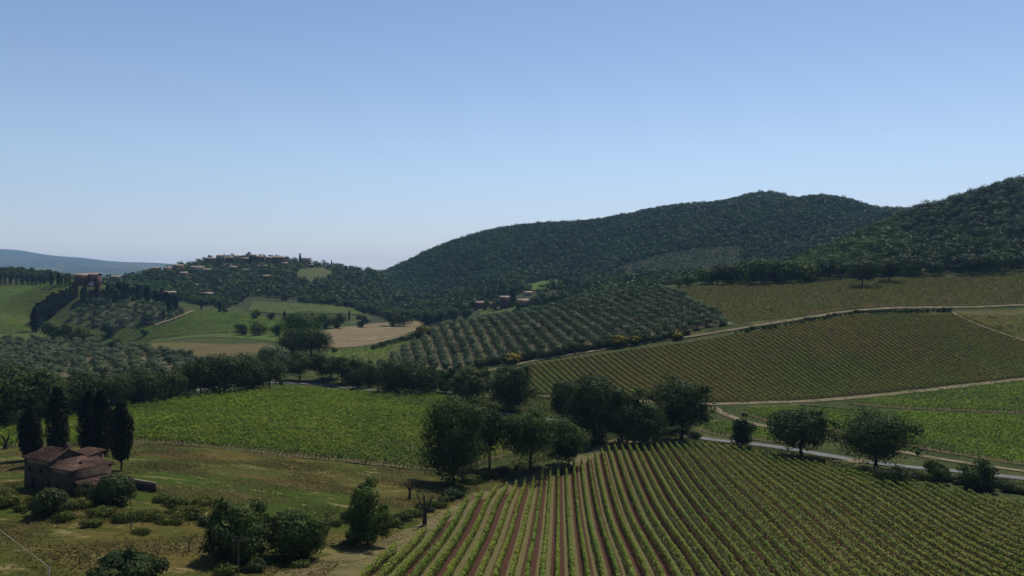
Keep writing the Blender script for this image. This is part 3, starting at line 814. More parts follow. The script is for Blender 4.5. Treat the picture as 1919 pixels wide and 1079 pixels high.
# --- prominent trees, each with a crown of its own:  (px, base py, top py, width px, crown base fraction, material, name, label)
HERO = [
    (850, 908, 748, 120, 0.04, M_oak, "broadleaf_tree", "tall dark tree clad in leaves to the ground between the dense and the striped vineyard", 60, 11000),
    (918, 880, 762, 84, 0.28, M_oak, "broadleaf_tree", "thin-crowned dark tree close behind the tallest tree at the vineyard corner", 34, 4500),
    (995, 878, 772, 104, 0.3, M_green, "broadleaf_tree", "round lighter green tree with a bare trunk at the head of the striped vineyard", 44, 7000),
    (1066, 872, 788, 66, 0.12, M_green, "broadleaf_tree", "small grey-green tree beside the round lighter green tree at the vineyard head", 26, 4000),
    (1056, 790, 716, 44, 0.12, M_oak, "broadleaf_tree", "slender dark tree at the left edge of the big dark clump by the road", 18, 2600),
    (1112, 828, 706, 106, 0.05, M_oak, "oak_tree", "largest oak of the dark roadside clump above the striped vineyard", 50, 8500),
    (1165, 830, 730, 70, 0.05, M_oak, "oak_tree", "dark oak in the middle of the roadside clump, half hidden by its neighbours", 30, 4500),
    (1206, 832, 735, 84, 0.05, M_oak, "oak_tree", "bushy dark oak low in the roadside clump next to the round grey oak", 34, 5200),
    (1278, 826, 714, 108, 0.22, M_oak, "oak_tree", "round grey-green oak with a stout trunk at the right end of the roadside clump", 46, 8000),
    (1392, 838, 776, 42, 0.1, M_oak, "broadleaf_tree", "small narrow two-tiered tree standing alone by the asphalt road", 16, 2000),
    (1503, 857, 769, 118, 0.24, M_oak, "oak_tree", "broad flat-topped oak casting its shade on the road beside the striped vineyard", 48, 8500),
    (1642, 882, 773, 134, 0.2, M_oak, "oak_tree", "wide domed oak with ragged outline over the road right of the flat-topped oak", 58, 10000),
    (1672, 908, 872, 66, 0.0, M_bush, "bush", "dark low bush in the shade at the foot of the wide domed oak", 16, 1800),
    (1758, 906, 862, 42, 0.1, M_green, "broadleaf_tree", "small pale green sapling tree below the road, left of a dark round bush", 12, 1500),
    (1832, 916, 861, 58, 0.0, M_oak, "bush", "dark round leafy bush standing alone below the road near the picture's right edge", 20, 2600),
    (688, 1022, 902, 86, 0.12, M_green, "broadleaf_tree", "open ragged tree with an ivy-wrapped trunk beside the mown headland", 30, 4200),
    (448, 1050, 945, 112, 0.0, M_oak, "bush", "big dark bush, the taller of a touching pair in the foreground meadow", 44, 7500),
    (553, 1046, 962, 108, 0.0, M_oak, "bush", "big dark bush, the lower of a touching pair in the foreground meadow", 40, 7000),
    (235, 1112, 1040, 118, 0.0, M_bush, "bush", "green bush cut by the lower picture edge in front of the meadow", 34, 5500),
    (95, 966, 918, 66, 0.0, M_bush, "bush", "bluish green bush in front of the stone farmhouse", 22, 2600),
    (210, 937, 888, 92, 0.0, M_bush, "bush", "grey-green overgrown bush smothering the lean-to of the farmhouse", 30, 4200),
    (884, 756, 688, 82, 0.08, M_oak, "oak_tree", "dark spreading oak by the field left of the round dark oak", 30, 4800),
    (957, 770, 686, 92, 0.06, M_oak, "oak_tree", "round dark oak standing by itself above the lighter green tree", 36, 5600),
    (836, 736, 690, 42, 0.1, M_oak, "oak_tree", "small dark oak between the roadside row and the dark spreading oak", 16, 2200),
    (568, 650, 584, 86, 0.1, M_green, "broadleaf_tree", "tall pale green tree behind the dark trees by the tan field", 30, 3600),
    (584, 664, 612, 78, 0.05, M_oak, "broadleaf_tree", "dark round tree in front of the tall pale green tree by the tan field", 26, 3200),
    (548, 660, 618, 52, 0.05, M_oak, "broadleaf_tree", "small dark tree left of the dark round tree by the tan field", 18, 2000),
    (512, 690, 648, 58, 0.05, M_olive, "broadleaf_tree", "silvery pale tree rising behind the roadside oaks", 18, 2200),
]
for i, (px, pb, pt, pw, bf, mat, nm, lb, ncl, nlv) in enumerate(HERO):
    x, y, z = at(px, pb)
    k = y / F
    h, wd = (pb - pt) * k, pw * k
    siz = max(0.42, min(0.95, 0.0024 * y))
    ms = tree_meshes(nm, h, wd, h * bf, max(8, int(ncl * 0.75)), int(nlv * 1.5), siz * 0.9, mat, max(0.12, wd * 0.028), 100 + i, squash=0.8)
    put_tree(nm, ms, (x, y, z), lb, "bush" if nm == "bush" else "tree", rz=0.0)

# --- roadside belt: shared oak forms
OAKS = [tree_meshes("oak", 12, wd + 2.5, bs * 0.6, int(nc_ * 0.75), 5400, 0.52, mt, 0.34, 40 + i, squash=0.8) for i, (wd, bs, nc_, mt) in enumerate(
    [(11, 1.0, 34, M_oak), (12, 1.8, 36, M_oak), (10, 0.6, 30, M_oak), (11.5, 1.4, 34, M_green), (12.5, 2.2, 38, M_oak), (9.5, 0.8, 28, M_oak)])]
FIELD_OAK = tree_meshes("oak", 12, 14, 2.9, 24, 5200, 0.55, M_oak, 0.38, 77, squash=0.7)
BELT = [(-60, 805, 670, 0), (8, 802, 676, 1), (62, 792, 690, 0), (108, 784, 690, 0), (160, 776, 684, 1), (214, 768, 690, 0), (262, 760, 684, 0), (312, 752, 680, 1),
        (346, 744, 698, 0), (378, 742, 668, 0), (424, 739, 664, 0), (468, 734, 664, 0), (506, 727, 660, 1), (-110, 800, 680, 0)]
for i, (px, pb, pt, op) in enumerate(BELT):
    x, y, z = at(px, pb)
    sc = (pb - pt) * y / F / 12 * random.uniform(0.82, 1.0)
    put_tree("oak_tree", OAKS[(4 if op else [0, 2, 1, 5][i % 4])], (x, y, z), "large dark oak in the left row above the dense vineyard, behind the cypresses", "tree", "oaks in the left row above the dense vineyard", sc)
ROAD_OAK = tree_meshes("oak", 12, 12.5, 2.6, 26, 5400, 0.52, M_oak, 0.34, 78, squash=0.75)
BELT2 = [(562, 713, 662), (604, 715, 664), (642, 719, 669), (672, 728, 671), (708, 733, 680), (744, 740, 675), (776, 742, 680), (802, 738, 690), (622, 709, 668), (690, 715, 676), (760, 716, 682)]
for i, (px, pb, pt) in enumerate(BELT2):
    x, y, z = at(px, pb)
    sc = (pb - pt) * y / F / 12
    put_tree("oak_tree", ROAD_OAK if i < 3 or i == 8 else OAKS[[1, 4, 0, 5, 2][i % 5]], (x, y, z), "dark oak in the row along the road behind the dense vineyard", "tree", "oaks in the roadside row behind the dense vineyard", sc)

# --- small single-mesh trees for the middle distance and beyond (a few pixels each)
def small_tree(h, w, base, ncl, leaves, size, mat, seed, **kw):
    V, Qq, ti, cen = crown(h, w, base, ncl, leaves, size, seed=seed, **kw)
    mb = MB(); mb.tube((0, 0, -0.6), (0, 0, base + (h - base) * 0.4), w * 0.035, w * 0.02, 5)
    TV = np.concatenate(mb.V); TQ = np.concatenate(mb.Q)
    me = mesh_np("tree", np.concatenate([V, TV]), np.concatenate([Qq, TQ + len(V)]), np.concatenate([ti, np.zeros(len(TQ))]), np.concatenate([np.zeros(len(Qq), int), np.ones(len(TQ), int)]))
    me.materials.append(mat); me.materials.append(M_bark)
    return me


SMALL = [small_tree(10, 11 + (i % 3), 0.5 + 0.4 * (i % 2), 11, 820, 0.9, (M_oak, M_far, M_green)[i % 3], 300 + i) for i in range(6)]
OLV = [small_tree(4.4, 5.0 + 0.3 * i, 0.45, 7, 820, 0.42, M_olive, 330 + i) for i in range(4)]
FIELD_TREES = [
    (203, 631, 603, 0, "dark lone tree in the pale green field beside the far olive grove"),
    (271, 629, 616, 0, "small dark bush-like tree in the pale green field under the track"),
    (452, 628, 606, 3, "small round lone tree on the green field, left of a taller pale one"),
    (486, 628, 600, 2, "taller pale tree on the green field beside the small round one"),
    (519, 629, 606, 0, "dark tree on the green field against the tall pale tree"),
    (155, 642, 612, 0, "broad dark tree at the lower end of the cypress avenue"),
    (122, 640, 606, 3, "broad dark tree among shrubs next to the cypress avenue's foot"),
    (96, 636, 602, 0, "dark tree hidden against the lowest cypresses of the avenue"),
    (216, 655, 633, 0, "dark tree at the right corner of the near olive grove"),
    (276, 606, 588, 3, "small upright tree beside the grey shed under the far grove"),
    (612, 615, 588, 0, "dark oak at the far edge of the tan field, leftmost of the group"),
    (634, 615, 586, 0, "dark oak with a forked crown at the far edge of the tan field"),
    (680, 613, 590, 3, "low dark oak midway along the far edge of the tan field"),
    (735, 611, 580, 0, "tall dark oak at the far edge of the tan field"),
    (757, 611, 582, 3, "dark oak at the right end of the tan field's far edge"),
    (627, 662, 650, 0, "little bush-like tree on the near edge of the tan field"),
    (715, 652, 640, 3, "dark scrubby tree by the bank of the tan field"),
    (480, 598, 580, 0, "round dark tree at the top edge of the pale green field"),
    (420, 586, 572, 3, "dark tree beside the white posts on top of the green field"),
    (508, 600, 584, 0, "low dark tree at the corner of the upper green field"),
]
for px, pb, pt, k, lb in FIELD_TREES:
    x, y, z = at(px, pb)
    o = link("field_tree", SMALL[k], (), None, (x, y, z - 0.2))
    s_ = (pb - pt) * y / F / 10
    o.scale = (s_, s_, s_); o.rotation_euler = (0, 0, random.uniform(0, 6.28))
    tag(o, lb, "tree")
for px, pb, pt, lb in ((1616, 536, 488, "lone spreading oak casting a dark shadow on the upper field, left of two"), (1667, 528, 487, "lone spreading oak casting a dark shadow on the upper field, right of two")):
    x, y, z = at(px, pb)
    put_tree("oak_tree", FIELD_OAK, (x, y, z), lb, "tree", None, (pb - pt) * y / F / 12 * 1.0)

# --- belt of trees behind the olive grove, and dark ones along the upper field
for px, pb, pt in ((800, 612, 584), (825, 608, 582), (850, 604, 580), (875, 600, 580), (1330, 534, 505), (1352, 534, 502), (1380, 535, 500), (1415, 535, 492), (1440, 534, 488), (1462, 533, 494), (1480, 532, 490), (1506, 531, 498), (1530, 530, 490), (1300, 538, 515), (1278, 540, 522)):
    x, y, z = at(px, pb)
    y += 12; z = float(hgt(np.array([x]), np.array([y]))[0])
    o = link("field_tree", SMALL[random.choice([1, 2, 4, 5])], (), None, (x, y, z - 0.2))
    s_ = (pb - pt) * y / F / 10
    o.scale = (s_, s_, s_); o.rotation_euler = (0, 0, random.uniform(0, 6.28))
    if px < 900: tag(o, "dark tree in the hollow behind the upper-left corner of the striped olive grove", "tree", "trees behind the olive grove")
    else: tag(o, "dark green tree at the left foot of the wooded hill above the upper field", "tree", "trees along the upper field's edge")


# --- cypresses
def cypress(h, w, base, leaves, size, seed, mat=M_cyp):
    r = np.random.default_rng(seed)
    t = r.uniform(0, 1, leaves) ** 0.85
    prof = np.where(t < 0.25, 0.55 + 1.8 * t, 1.0) * np.clip(1.12 - 0.85 * np.clip((t - 0.45) / 0.55, 0, 1) ** 1.8, 0, 1)
    th = r.uniform(0, 2 * math.pi, leaves)
    lump = 1 + 0.12 * np.sin(th * 3 + t * 9 + seed) + 0.1 * np.sin(th * 5 - t * 21 + seed * 2)
    rr = w / 2 * prof * lump * np.clip(r.normal(0.93, 0.1, leaves), 0.3, 1.15)
    C = np.column_stack([rr * np.cos(th), rr * np.sin(th), base + (h - base) * t])
    N = np.column_stack([np.cos(th), np.sin(th), np.full(leaves, 0.25)]) + r.normal(0, 0.3, (leaves, 3))
    V, Qq = leaf_quads(C, N, size * r.uniform(0.7, 1.4, leaves))
    return V, Qq, np.clip(r.normal(0.5, 0.25, leaves), 0, 1)


CY = [(57, 862, 766, 37, 0.08, "shortest cypress left of the farmhouse roof, blunt-topped"),
      (108, 868, 727, 36, 0.05, "tall columnar cypress rising just behind the farmhouse's higher roof"),
      (167, 858, 734, 34, 0.05, "tall cypress, left of two that merge behind the farmhouse"),
      (190, 862, 732, 36, 0.05, "broad tall cypress, right of two that merge behind the farmhouse"),
      (228, 881, 757, 37, 0.16, "cypress with bare lower trunk and split tip at the farmhouse's right end")]
for i, (px, pb, pt, pw, bf, lb) in enumerate(CY):
    x, y, z = at(px, pb)
    k = y / F
    h = (pb - pt) * k
    V, Qq, ti = cypress(h, pw * k, h * bf, 5200, 0.42, 500 + i)
    e = thing("cypress_tree", (x, y, z), lb, "cypress")
    link("crown", mesh_np("crown", V, Qq, ti), [M_cyp], e)
    MB().tube((0, 0, -0.4), (0.05, 0, h * 0.7), 0.22, 0.08, 7).build("trunk", [M_bark], e)

CYS = []
for i in range(3):
    V, Qq, ti = cypress(13, 3.0 + 0.4 * i, 0.4, 820, 0.6, 520 + i)
    me = mesh_np("cypress", V, Qq, ti); me.materials.append(M_cyp); CYS.append(me)


def small_cyp(px, pb, pt, label, group, ymin=70.0, wide=1.0):
    x, y, z = at(px, pb, ymin)
    o = link("cypress_tree", random.choice(CYS), (), None, (x, y, z - 0.3))
    s_ = (pb - pt) * y / F / 13
    o.scale = (s_ * wide, s_ * wide, s_); o.rotation_euler = (0, 0, random.uniform(0, 6.28))
    tag(o, label, "cypress", group)


for i in range(17):                                                    # avenue climbing the slope
    t = i / 16
    small_cyp(64 + 80 * t ** 1.15 + random.uniform(-2, 2), 622 - 66 * t, 622 - 66 * t - (52 - 26 * t) * random.uniform(0.85, 1.1), "dark cypress in the avenue climbing left of the far olive grove", "cypresses of the climbing avenue", wide=1.2)
for px in range(152, 330, 8):                                          # row above the far grove
    pb = 562 + max(0, (px - 270)) * 0.28 + random.uniform(-2, 2)
    small_cyp(px + random.uniform(-3, 3), pb, pb - random.uniform(18, 34), "dark cypress in the row along the top of the far olive grove", "cypresses above the far olive grove", wide=1.45)
for px in (2, 10, 20, 31, 42, 52, 60, 68, 76, 84, 97, 110, 116, 124, 131):
    small_cyp(px, 533, 533 - random.uniform(12, 24), "small dark cypress on the skyline of the left hill", "cypresses on the left hill's skyline", wide=1.35)
for px, pb, pt, lb in ((622, 500, 487, "lone cypress on the village ridge right of the bell tower"), (962, 574, 540, "very tall dark cypress in front of the pink farmhouse"),
                       (201, 518, 506, "cypress on the low ridge between the red house and the village"), (207, 515, 503, "taller cypress on the low ridge between the red house and the village"),
                       (318, 590, 552, "dark cypress at the upper right of the far olive grove"), (331, 580, 556, "dark cypress by the junction of the field track"),
                       (378, 580, 560, "thin cypress on the field edge above the green field"), (412, 586, 564, "slender cypress beside the white posts above the green field"),
                       (307, 598, 580, "short cypress beside the pale field track"), (655, 600, 582, "dark pointed cypress among the oaks beyond the tan field"), (534, 602, 582, "narrow cypress rising over the green field's corner")):
    small_cyp(px, pb, pt, lb, None, 820 if px == 962 else 70.0, 1.5 if px == 962 else 1.0)


# --- visibility of far ground from the camera's side of the valley
tg = np.linspace((-120 - 960) / F, (2040 - 960) / F, 500)
yg = np.exp(np.linspace(math.log(70), math.log(2600), 420))
TG, YG = np.meshgrid(tg, yg)
SG = (hgt(TG * YG, YG) - ZC) / YG
HOR = np.maximum.accumulate(SG, 0)


def visible(P2, top):
    t = P2[:, 0] / P2[:, 1]
    j = np.clip(((t - tg[0]) / (tg[1] - tg[0])).round().astype(int), 0, len(tg) - 1)
    i = np.clip(np.searchsorted(yg, P2[:, 1] - 12) - 1, 0, len(yg) - 1)
    s = (hgt(P2[:, 0], P2[:, 1]) + top - ZC) / P2[:, 1]
    return (s >= HOR[i, j]) & (t > tg[0]) & (t < tg[-1])


def scatter(region, spacing, jit=0.45, square=False, ang=0.0, sp2=None):
    W = np.array(region, float)
    lo, hi = W.min(0), W.max(0)
    c = (lo + hi) / 2; R = np.linalg.norm(hi - lo) / 2 + spacing
    sp2 = sp2 or spacing
    g = np.stack(np.meshgrid(np.arange(-R, R, spacing), np.arange(-R, R, sp2)), -1)
    if not square: g[::2, :, 0] += spacing / 2
    g = g.reshape(-1, 2)
    g = g + rng.uniform(-jit, jit, g.shape) * spacing
    ca, sa = math.cos(ang), math.sin(ang)
    g = np.column_stack([g[:, 0] * ca - g[:, 1] * sa, g[:, 0] * sa + g[:, 1] * ca]) + c
    return g[inside(g, W)]


def pY(L):
    return np.array([((p - 960) / F * y, y) for p, y in L])


def clear_of(P2, keys, grow=0.0):
    k = np.ones(len(P2), bool)
    for q in keys: k &= ~inside(P2, POLY[q])
    return P2[k]


def mass(name, P2, h, w, leaves, size, mat, label, cat, seed, ncl=6, var=0.3, big=None, nz=0.16, crad=(0.26, 0.4)):
    """a wood too far off to count: every crown's leaf sprays in one object"""
    r = np.random.default_rng(seed)
    protos = [crown(1.0, 1.0, 0.08, ncl, leaves, size / w, seed=seed + q, squash=0.85, outf=0.0, nz=nz, crad=crad, core=0.04) for q in range(8)]
    zz = hgt(P2[:, 0], P2[:, 1])
    Vs, Ts = [], []
    for q in range(8):
        sel = np.arange(q, len(P2), 8)
        if len(sel) == 0: continue
        V, Qq, ti, _ = protos[q]
        a = r.uniform(0, 6.28, len(sel)); s = r.uniform(1 - var, 1 + var, len(sel)) * np.where(r.uniform(size=len(sel)) < 0.05, 1.2, 1.0) * (1.0 if big is None else big[sel]); sh = s * r.uniform(0.85, 1.15, len(sel))
        X = V[None, :, 0] * np.cos(a)[:, None] - V[None, :, 1] * np.sin(a)[:, None]
        Yv = V[None, :, 0] * np.sin(a)[:, None] + V[None, :, 1] * np.cos(a)[:, None]
        W3 = np.stack([X * w * s[:, None] + P2[sel, 0][:, None], Yv * w * s[:, None] + P2[sel, 1][:, None], V[None, :, 2] * h * sh[:, None] + zz[sel][:, None] - 0.3], -1)
        Vs.append(W3.reshape(-1, 3))
        Ts.append(np.clip(0.45 + (ti[None] - 0.5) * 0.25 + r.normal(0, 0.45, (len(sel), 1)), 0, 1).ravel())
    V = np.concatenate(Vs)
    o = link(name, mesh_np(name, V, np.arange(len(V)).reshape(-1, 4), np.concatenate(Ts)), [mat])
    print(name, len(P2), len(V) // 4)
    return tag(o, label, cat, kind="stuff")


# the two wooded hills
G = scatter(pY([(690, 1500), (690, 2000), (900, 2080), (1430, 2080), (1600, 1950), (1800, 1800), (1800, 1250), (1560, 950), (1500, 900), (1330, 760), (1120, 860), (1010, 935), (990, 1010), (900, 1060), (870, 960), (800, 1000), (760, 1250)]), 9.6)
G = clear_of(G, ["hill_green", "terrace", "clear", "apron"]); gp_ = 960 + G[:, 0] / G[:, 1] * F; G = G[~((gp_ > 945) & (gp_ < 1105) & (G[:, 1] < 1055) & (rng.uniform(size=len(G)) < 0.75))]; G = G[visible(G, 9)]
mass("hill_woodland", G, 9.5, 10.6, 96, 1.6, M_far, "dark evergreen wood covering the long hill on the skyline", "wood", 900, ncl=3, nz=0.09, crad=(0.32, 0.45))
Fp = pY([(1310, 640), (1400, 612), (1560, 608), (1700, 606), (2050, 603), (2050, 1130), (1800, 1100), (1650, 1020), (1520, 880), (1360, 740)])
FW = scatter(Fp, 9.2); FW = FW[visible(FW, 10)]
fl_ = inside(FW, pY([(1440, 630), (1690, 630), (1700, 900), (1560, 850), (1480, 780)])) & (rng.uniform(size=len(FW)) < 0.75)
mass("hill_woodland", FW[fl_], 10.5, 11.5, 400, 0.95, M_flank, "brighter green broadleaf trees on the steep hill's lower left flank", "wood", 945, ncl=4, nz=0.08, crad=(0.3, 0.44))
mass("hill_woodland", FW[~fl_], 11.0, 11.8, 400, 0.95, M_far, "nearer green wood climbing the steep hill at the right", "wood", 930, ncl=4, nz=0.08, crad=(0.3, 0.44))

# olives: striped middle grove
def olive_put(P2, label, group, s0=1.0):
    zz = hgt(P2[:, 0], P2[:, 1])
    for (x, y), z in zip(P2, zz):
        o = link("olive_tree", OLV[random.randrange(4)], (), None, (x, y, z - 0.1))
        s_ = s0 * random.uniform(0.82, 1.15)
        o.scale = (s_, s_, s_); o.rotation_euler = (0, 0, random.uniform(0, 6.28))
        tag(o, label, "olive tree", group)


LG = scatter(POLY["lgrove"], 10.2, 0.22); LG = LG[visible(LG, 4)]; LG = LG[(LG[:, 0] / LG[:, 1] > -0.67)]; LG = LG[np.argsort(-LG[:, 1])][:240]
GR = scatter(POLY["grove"], 7.2, 0.06, True, math.radians(10), 4.0); GR = GR[visible(GR, 4)]
GR = GR[np.argsort(GR[:, 1])]
nG = max(0, 300 - len(LG))
print("olives", len(LG), len(GR))
olive_put(LG, "bushy grey-green olive tree in the near left grove behind the oaks", "olives of the near left grove", 1.22)
olive_put(GR[:nG], "silvery olive tree near the foot of the striped middle grove", "olives at the foot of the striped grove", 1.0)
rest = [GR[nG:]]
L2 = scatter(POLY["lgrove2"], 9.0, 0.25); rest.append(L2)
TE = scatter(POLY["terrace"], 7.5, 0.2, True, 0.5); rest.append(TE)
mass("olive_trees", np.concatenate(rest), 4.3, 4.8, 120, 0.75, M_olive, "far olive trees, higher in the striped grove and in terraced plots under the hills", "olive trees", 960, ncl=6, var=0.18, big=np.concatenate([np.ones(len(rest[0])), np.full(len(L2), 1.5), np.full(len(TE), 1.15)]))

# trees of the village hill: the largest as things, the rest as one mass
VH = scatter(pY([(128, 1040), (128, 1290), (240, 1330), (330, 1440), (400, 1520), (560, 1535), (700, 1530), (800, 1500), (880, 1250), (860, 960), (800, 850), (760, 870), (700, 985), (560, 1080), (470, 1120), (420, 960), (380, 940), (330, 1040), (220, 1060)]), 11.5)
VH = clear_of(VH, ["far_green", "village_green", "greenm", "tan", "lgrove2"])
VH = VH[visible(VH, 8)]
HOUSES = [  # px, base py, width px, height px, wall, roof, label
    (150, 531, 22, 17, M_redplaster, "red plastered house at the left end of the low ridge"),
    (172, 533, 21, 19, M_redplaster, "taller reddish house beside the red house at the ridge's left end"),
    (170, 534, 6, 9, M_white, "tiny whitewashed outbuilding in front of the reddish houses"),
    (215, 529, 16, 10, M_plaster, "low ochre house among trees right of the reddish houses"),
    (223, 515, 12, 6, M_pale, "small pale house on the ridge beside two thin cypresses"),
    (275, 514, 17, 11, M_plaster, "dark-roofed house where the village ridge begins to climb, left of a taller one"),
    (291, 513, 13, 13, M_redplaster, "taller house where the village ridge begins to climb, right of the dark-roofed one"),
    (314, 510, 17, 11, M_pale, "pale house on the ridge's left shoulder, left of two that touch"),
    (333, 509, 18, 13, M_plaster, "tan house on the ridge's left shoulder, right of two that touch"),
    (342, 516, 16, 6, M_pale, "low pale building just below the two houses on the ridge's shoulder"),
    (368, 511, 23, 12, M_pale, "square pale-roofed house below the village's left end"),
    (389, 512, 13, 10, M_pale, "narrow pale house beside the square pale-roofed one"),
    (393, 490, 18, 9, M_redplaster, "reddish-roofed house at the left end of the hilltop row"),
    (413, 489, 15, 10, M_pale, "pale house second from the left in the hilltop row"),
    (430, 490, 13, 10, M_redplaster, "red-walled house left of centre in the hilltop row"),
    (445, 490, 13, 11, M_pale, "narrow pale tiled house in the middle of the hilltop row"),
    (459, 490, 14, 9, M_plaster, "low tan tiled house in the middle of the hilltop row"),
    (473, 490, 11, 11, M_stone, "dark stone house in the hilltop row between a tan and a rose-coloured one"),
    (487, 490, 15, 10, M_redplaster, "rose-coloured house right of the dark stone house in the hilltop row"),
    (505, 490, 12, 9, M_plaster, "narrow house at the right end of the hilltop row"),
    (426, 499, 14, 4, M_pale, "low pale roof just below the hilltop row"),
    (490, 502, 17, 5, M_pale, "pale long roof on the slope under the rose-coloured house"),
    (500, 523, 16, 9, M_pale, "pale house alone in the trees midway down the village hill"),
    (533, 496, 12, 5, M_pale, "small pale roof below the church"),
    (573, 494, 15, 11, M_pale, "pale house right beside the bell tower"),
    (580, 499, 14, 5, M_redplaster, "low reddish house under the pale house by the tower"),
    (314, 561, 24, 17, M_pale, "pale stone villa above the far olive grove"),
    (386, 556, 30, 7, M_pale, "long low pale building on the middle terraces"),
    (382, 548, 20, 5, M_plaster, "small tan shed on the terraces above the long low building"),
    (270, 606, 17, 5, M_pale, "grey flat shed under the far olive grove"),
    (436, 506, 14, 7, M_plaster, "ochre house on the upper slope below the hilltop row"),
    (462, 509, 16, 6, M_pale, "pale house on the upper slope below the low tan tiled house"),
    (355, 524, 16, 6, M_plaster, "ochre house among trees beneath the square pale-roofed house"),
]
HP = []


def house(px, pb, pw, ph, wall, lb, ymin=70.0, name="house", depth=0.8, yaw=None):
    x, y, z = at(px, pb, ymin)
    k = y / F
    wd, ht = pw * k, ph * k
    dp = max(5.0, min(12.0, wd * depth))
    HP.append((x, y, max(wd, dp) * 0.5 + 2, lb))
    z += random.uniform(-1.2, 0.8); ht *= random.uniform(0.85, 1.2)
    e = thing(name, (x, y + dp * 0.5, z), lb, "house", None, random.uniform(-0.25, 0.25) if yaw is None else yaw)
    rise = min(ht * 0.32, 1.8); wh = ht - rise
    a, b = wd / 2, dp / 2
    mb = MB().hexa([(-a, -b, -4), (a, -b, -4), (a, b, -4), (-a, b, -4)], [(-a, -b, wh), (a, -b, wh), (a, b, wh), (-a, b, wh)])
    mb.add([(-a, -b, wh), (-a, b, wh), (-a, 0, wh + rise)], None, [[0, 2, 1]]).add([(a, -b, wh), (a, b, wh), (a, 0, wh + rise)], None, [[0, 1, 2]])
    wo = mb.build("wall", [wall], e)
    ov = 0.5; t_ = 0.18
    rb = MB()
    for sgn in (-1, 1):
        e0 = (-a - ov, sgn * (b + ov), wh - ov * rise / b + 0.06); e1 = (a + ov, sgn * (b + ov), wh - ov * rise / b + 0.06)
        r1 = (a + ov, 0, wh + rise + 0.06); r0 = (-a - ov, 0, wh + rise + 0.06)
        bt = [e0, e1, r1, r0]
        rb.hexa(bt, [(p[0], p[1], p[2] + t_) for p in bt])
    rb.build("roof", [M_fartile], e)
    nw = max(1, int(wd / 3.2))
    if wh > 2.6:
        for fl in range(1 if wh < 5.5 else 2):
            for q in range(nw):
                cx = -a + wd * (q + 0.5) / nw
                zb = 1.0 + fl * 2.9
                if zb + 1.3 > wh: continue
                MB().hexa([(cx - 0.5, -b - 0.04, zb), (cx + 0.5, -b - 0.04, zb), (cx + 0.5, -b + 0.05, zb), (cx - 0.5, -b + 0.05, zb)],
                          [(cx - 0.5, -b - 0.04, zb + 1.3), (cx + 0.5, -b - 0.04, zb + 1.3), (cx + 0.5, -b + 0.05, zb + 1.3), (cx - 0.5, -b + 0.05, zb + 1.3)]).build("window", [M_dark], e)
    return e


for h_ in HOUSES: house(*h_)
# church with a pyramid roof, and the bell tower
x, y, z = at(521, 492)
e = thing("church", (x, y + 8, z), "dark bulky church with a low pyramid roof on top of the village", "church")
k = y / F
MB().hexa([(-10, -8, -4), (10, -8, -4), (10, 8, -4), (-10, 8, -4)], [(-10, -8, 10), (10, -8, 10), (10, 8, 10), (-10, 8, 10)]).build("wall", [M_stone], e)
MB().add([(-10.6, -8.6, 10), (10.6, -8.6, 10), (10.6, 8.6, 10), (-10.6, 8.6, 10), (0, 0, 14)], None, [[0, 1, 4], [1, 2, 4], [2, 3, 4], [3, 0, 4]]).build("roof", [M_fartile], e)
HP.append((x, y, 13, ""))
x, y, z = at(562, 492)
e = thing("bell_tower", (x, y + 3, z), "slim stone bell tower standing above the village roofs", "tower")
k = y / F; th = 18 * k
MB().hexa([(-1.9, -1.9, -3), (1.9, -1.9, -3), (1.9, 1.9, -3), (-1.9, 1.9, -3)], [(-1.8, -1.8, th * 0.72), (1.8, -1.8, th * 0.72), (1.8, 1.8, th * 0.72), (-1.8, 1.8, th * 0.72)]).build("shaft", [M_stone], e)
bm_ = MB()
for sx in (-1, 1):
    for sy in (-1, 1):
        bm_.hexa([(sx * 1.4 - 0.4, sy * 1.4 - 0.4, th * 0.72), (sx * 1.4 + 0.4, sy * 1.4 - 0.4, th * 0.72), (sx * 1.4 + 0.4, sy * 1.4 + 0.4, th * 0.72), (sx * 1.4 - 0.4, sy * 1.4 + 0.4, th * 0.72)],
                 [(sx * 1.4 - 0.4, sy * 1.4 - 0.4, th * 0.9), (sx * 1.4 + 0.4, sy * 1.4 - 0.4, th * 0.9), (sx * 1.4 + 0.4, sy * 1.4 + 0.4, th * 0.9), (sx * 1.4 - 0.4, sy * 1.4 + 0.4, th * 0.9)])
bm_.build("belfry", [M_stone], e)
MB().hexa([(-2.1, -2.1, th * 0.9), (2.1, -2.1, th * 0.9), (2.1, 2.1, th * 0.9), (-2.1, 2.1, th * 0.9)], [(-0.3, -0.3, th), (0.3, -0.3, th), (0.3, 0.3, th), (-0.3, 0.3, th)]).build("roof", [M_fartile], e)
HP.append((x, y, 5, ""))

# the farm in the valley under the long hill
house(899, 579, 15, 13, M_redplaster, "low pinkish farm building left of the tall cypress in the valley", 820)
house(948, 578, 21, 22, M_redplaster, "tall pinkish farmhouse behind the very tall cypress in the valley", 820, depth=0.5)
house(980, 577, 20, 15, M_plaster, "brown tiled farm wing right of the very tall cypress", 820)
house(922, 579, 9, 11, M_pale, "small pale-roofed outbuilding between the two farm buildings", 820)
house(991, 553, 14, 7, M_pale, "little pale house behind the brown tiled farm wing", 820)

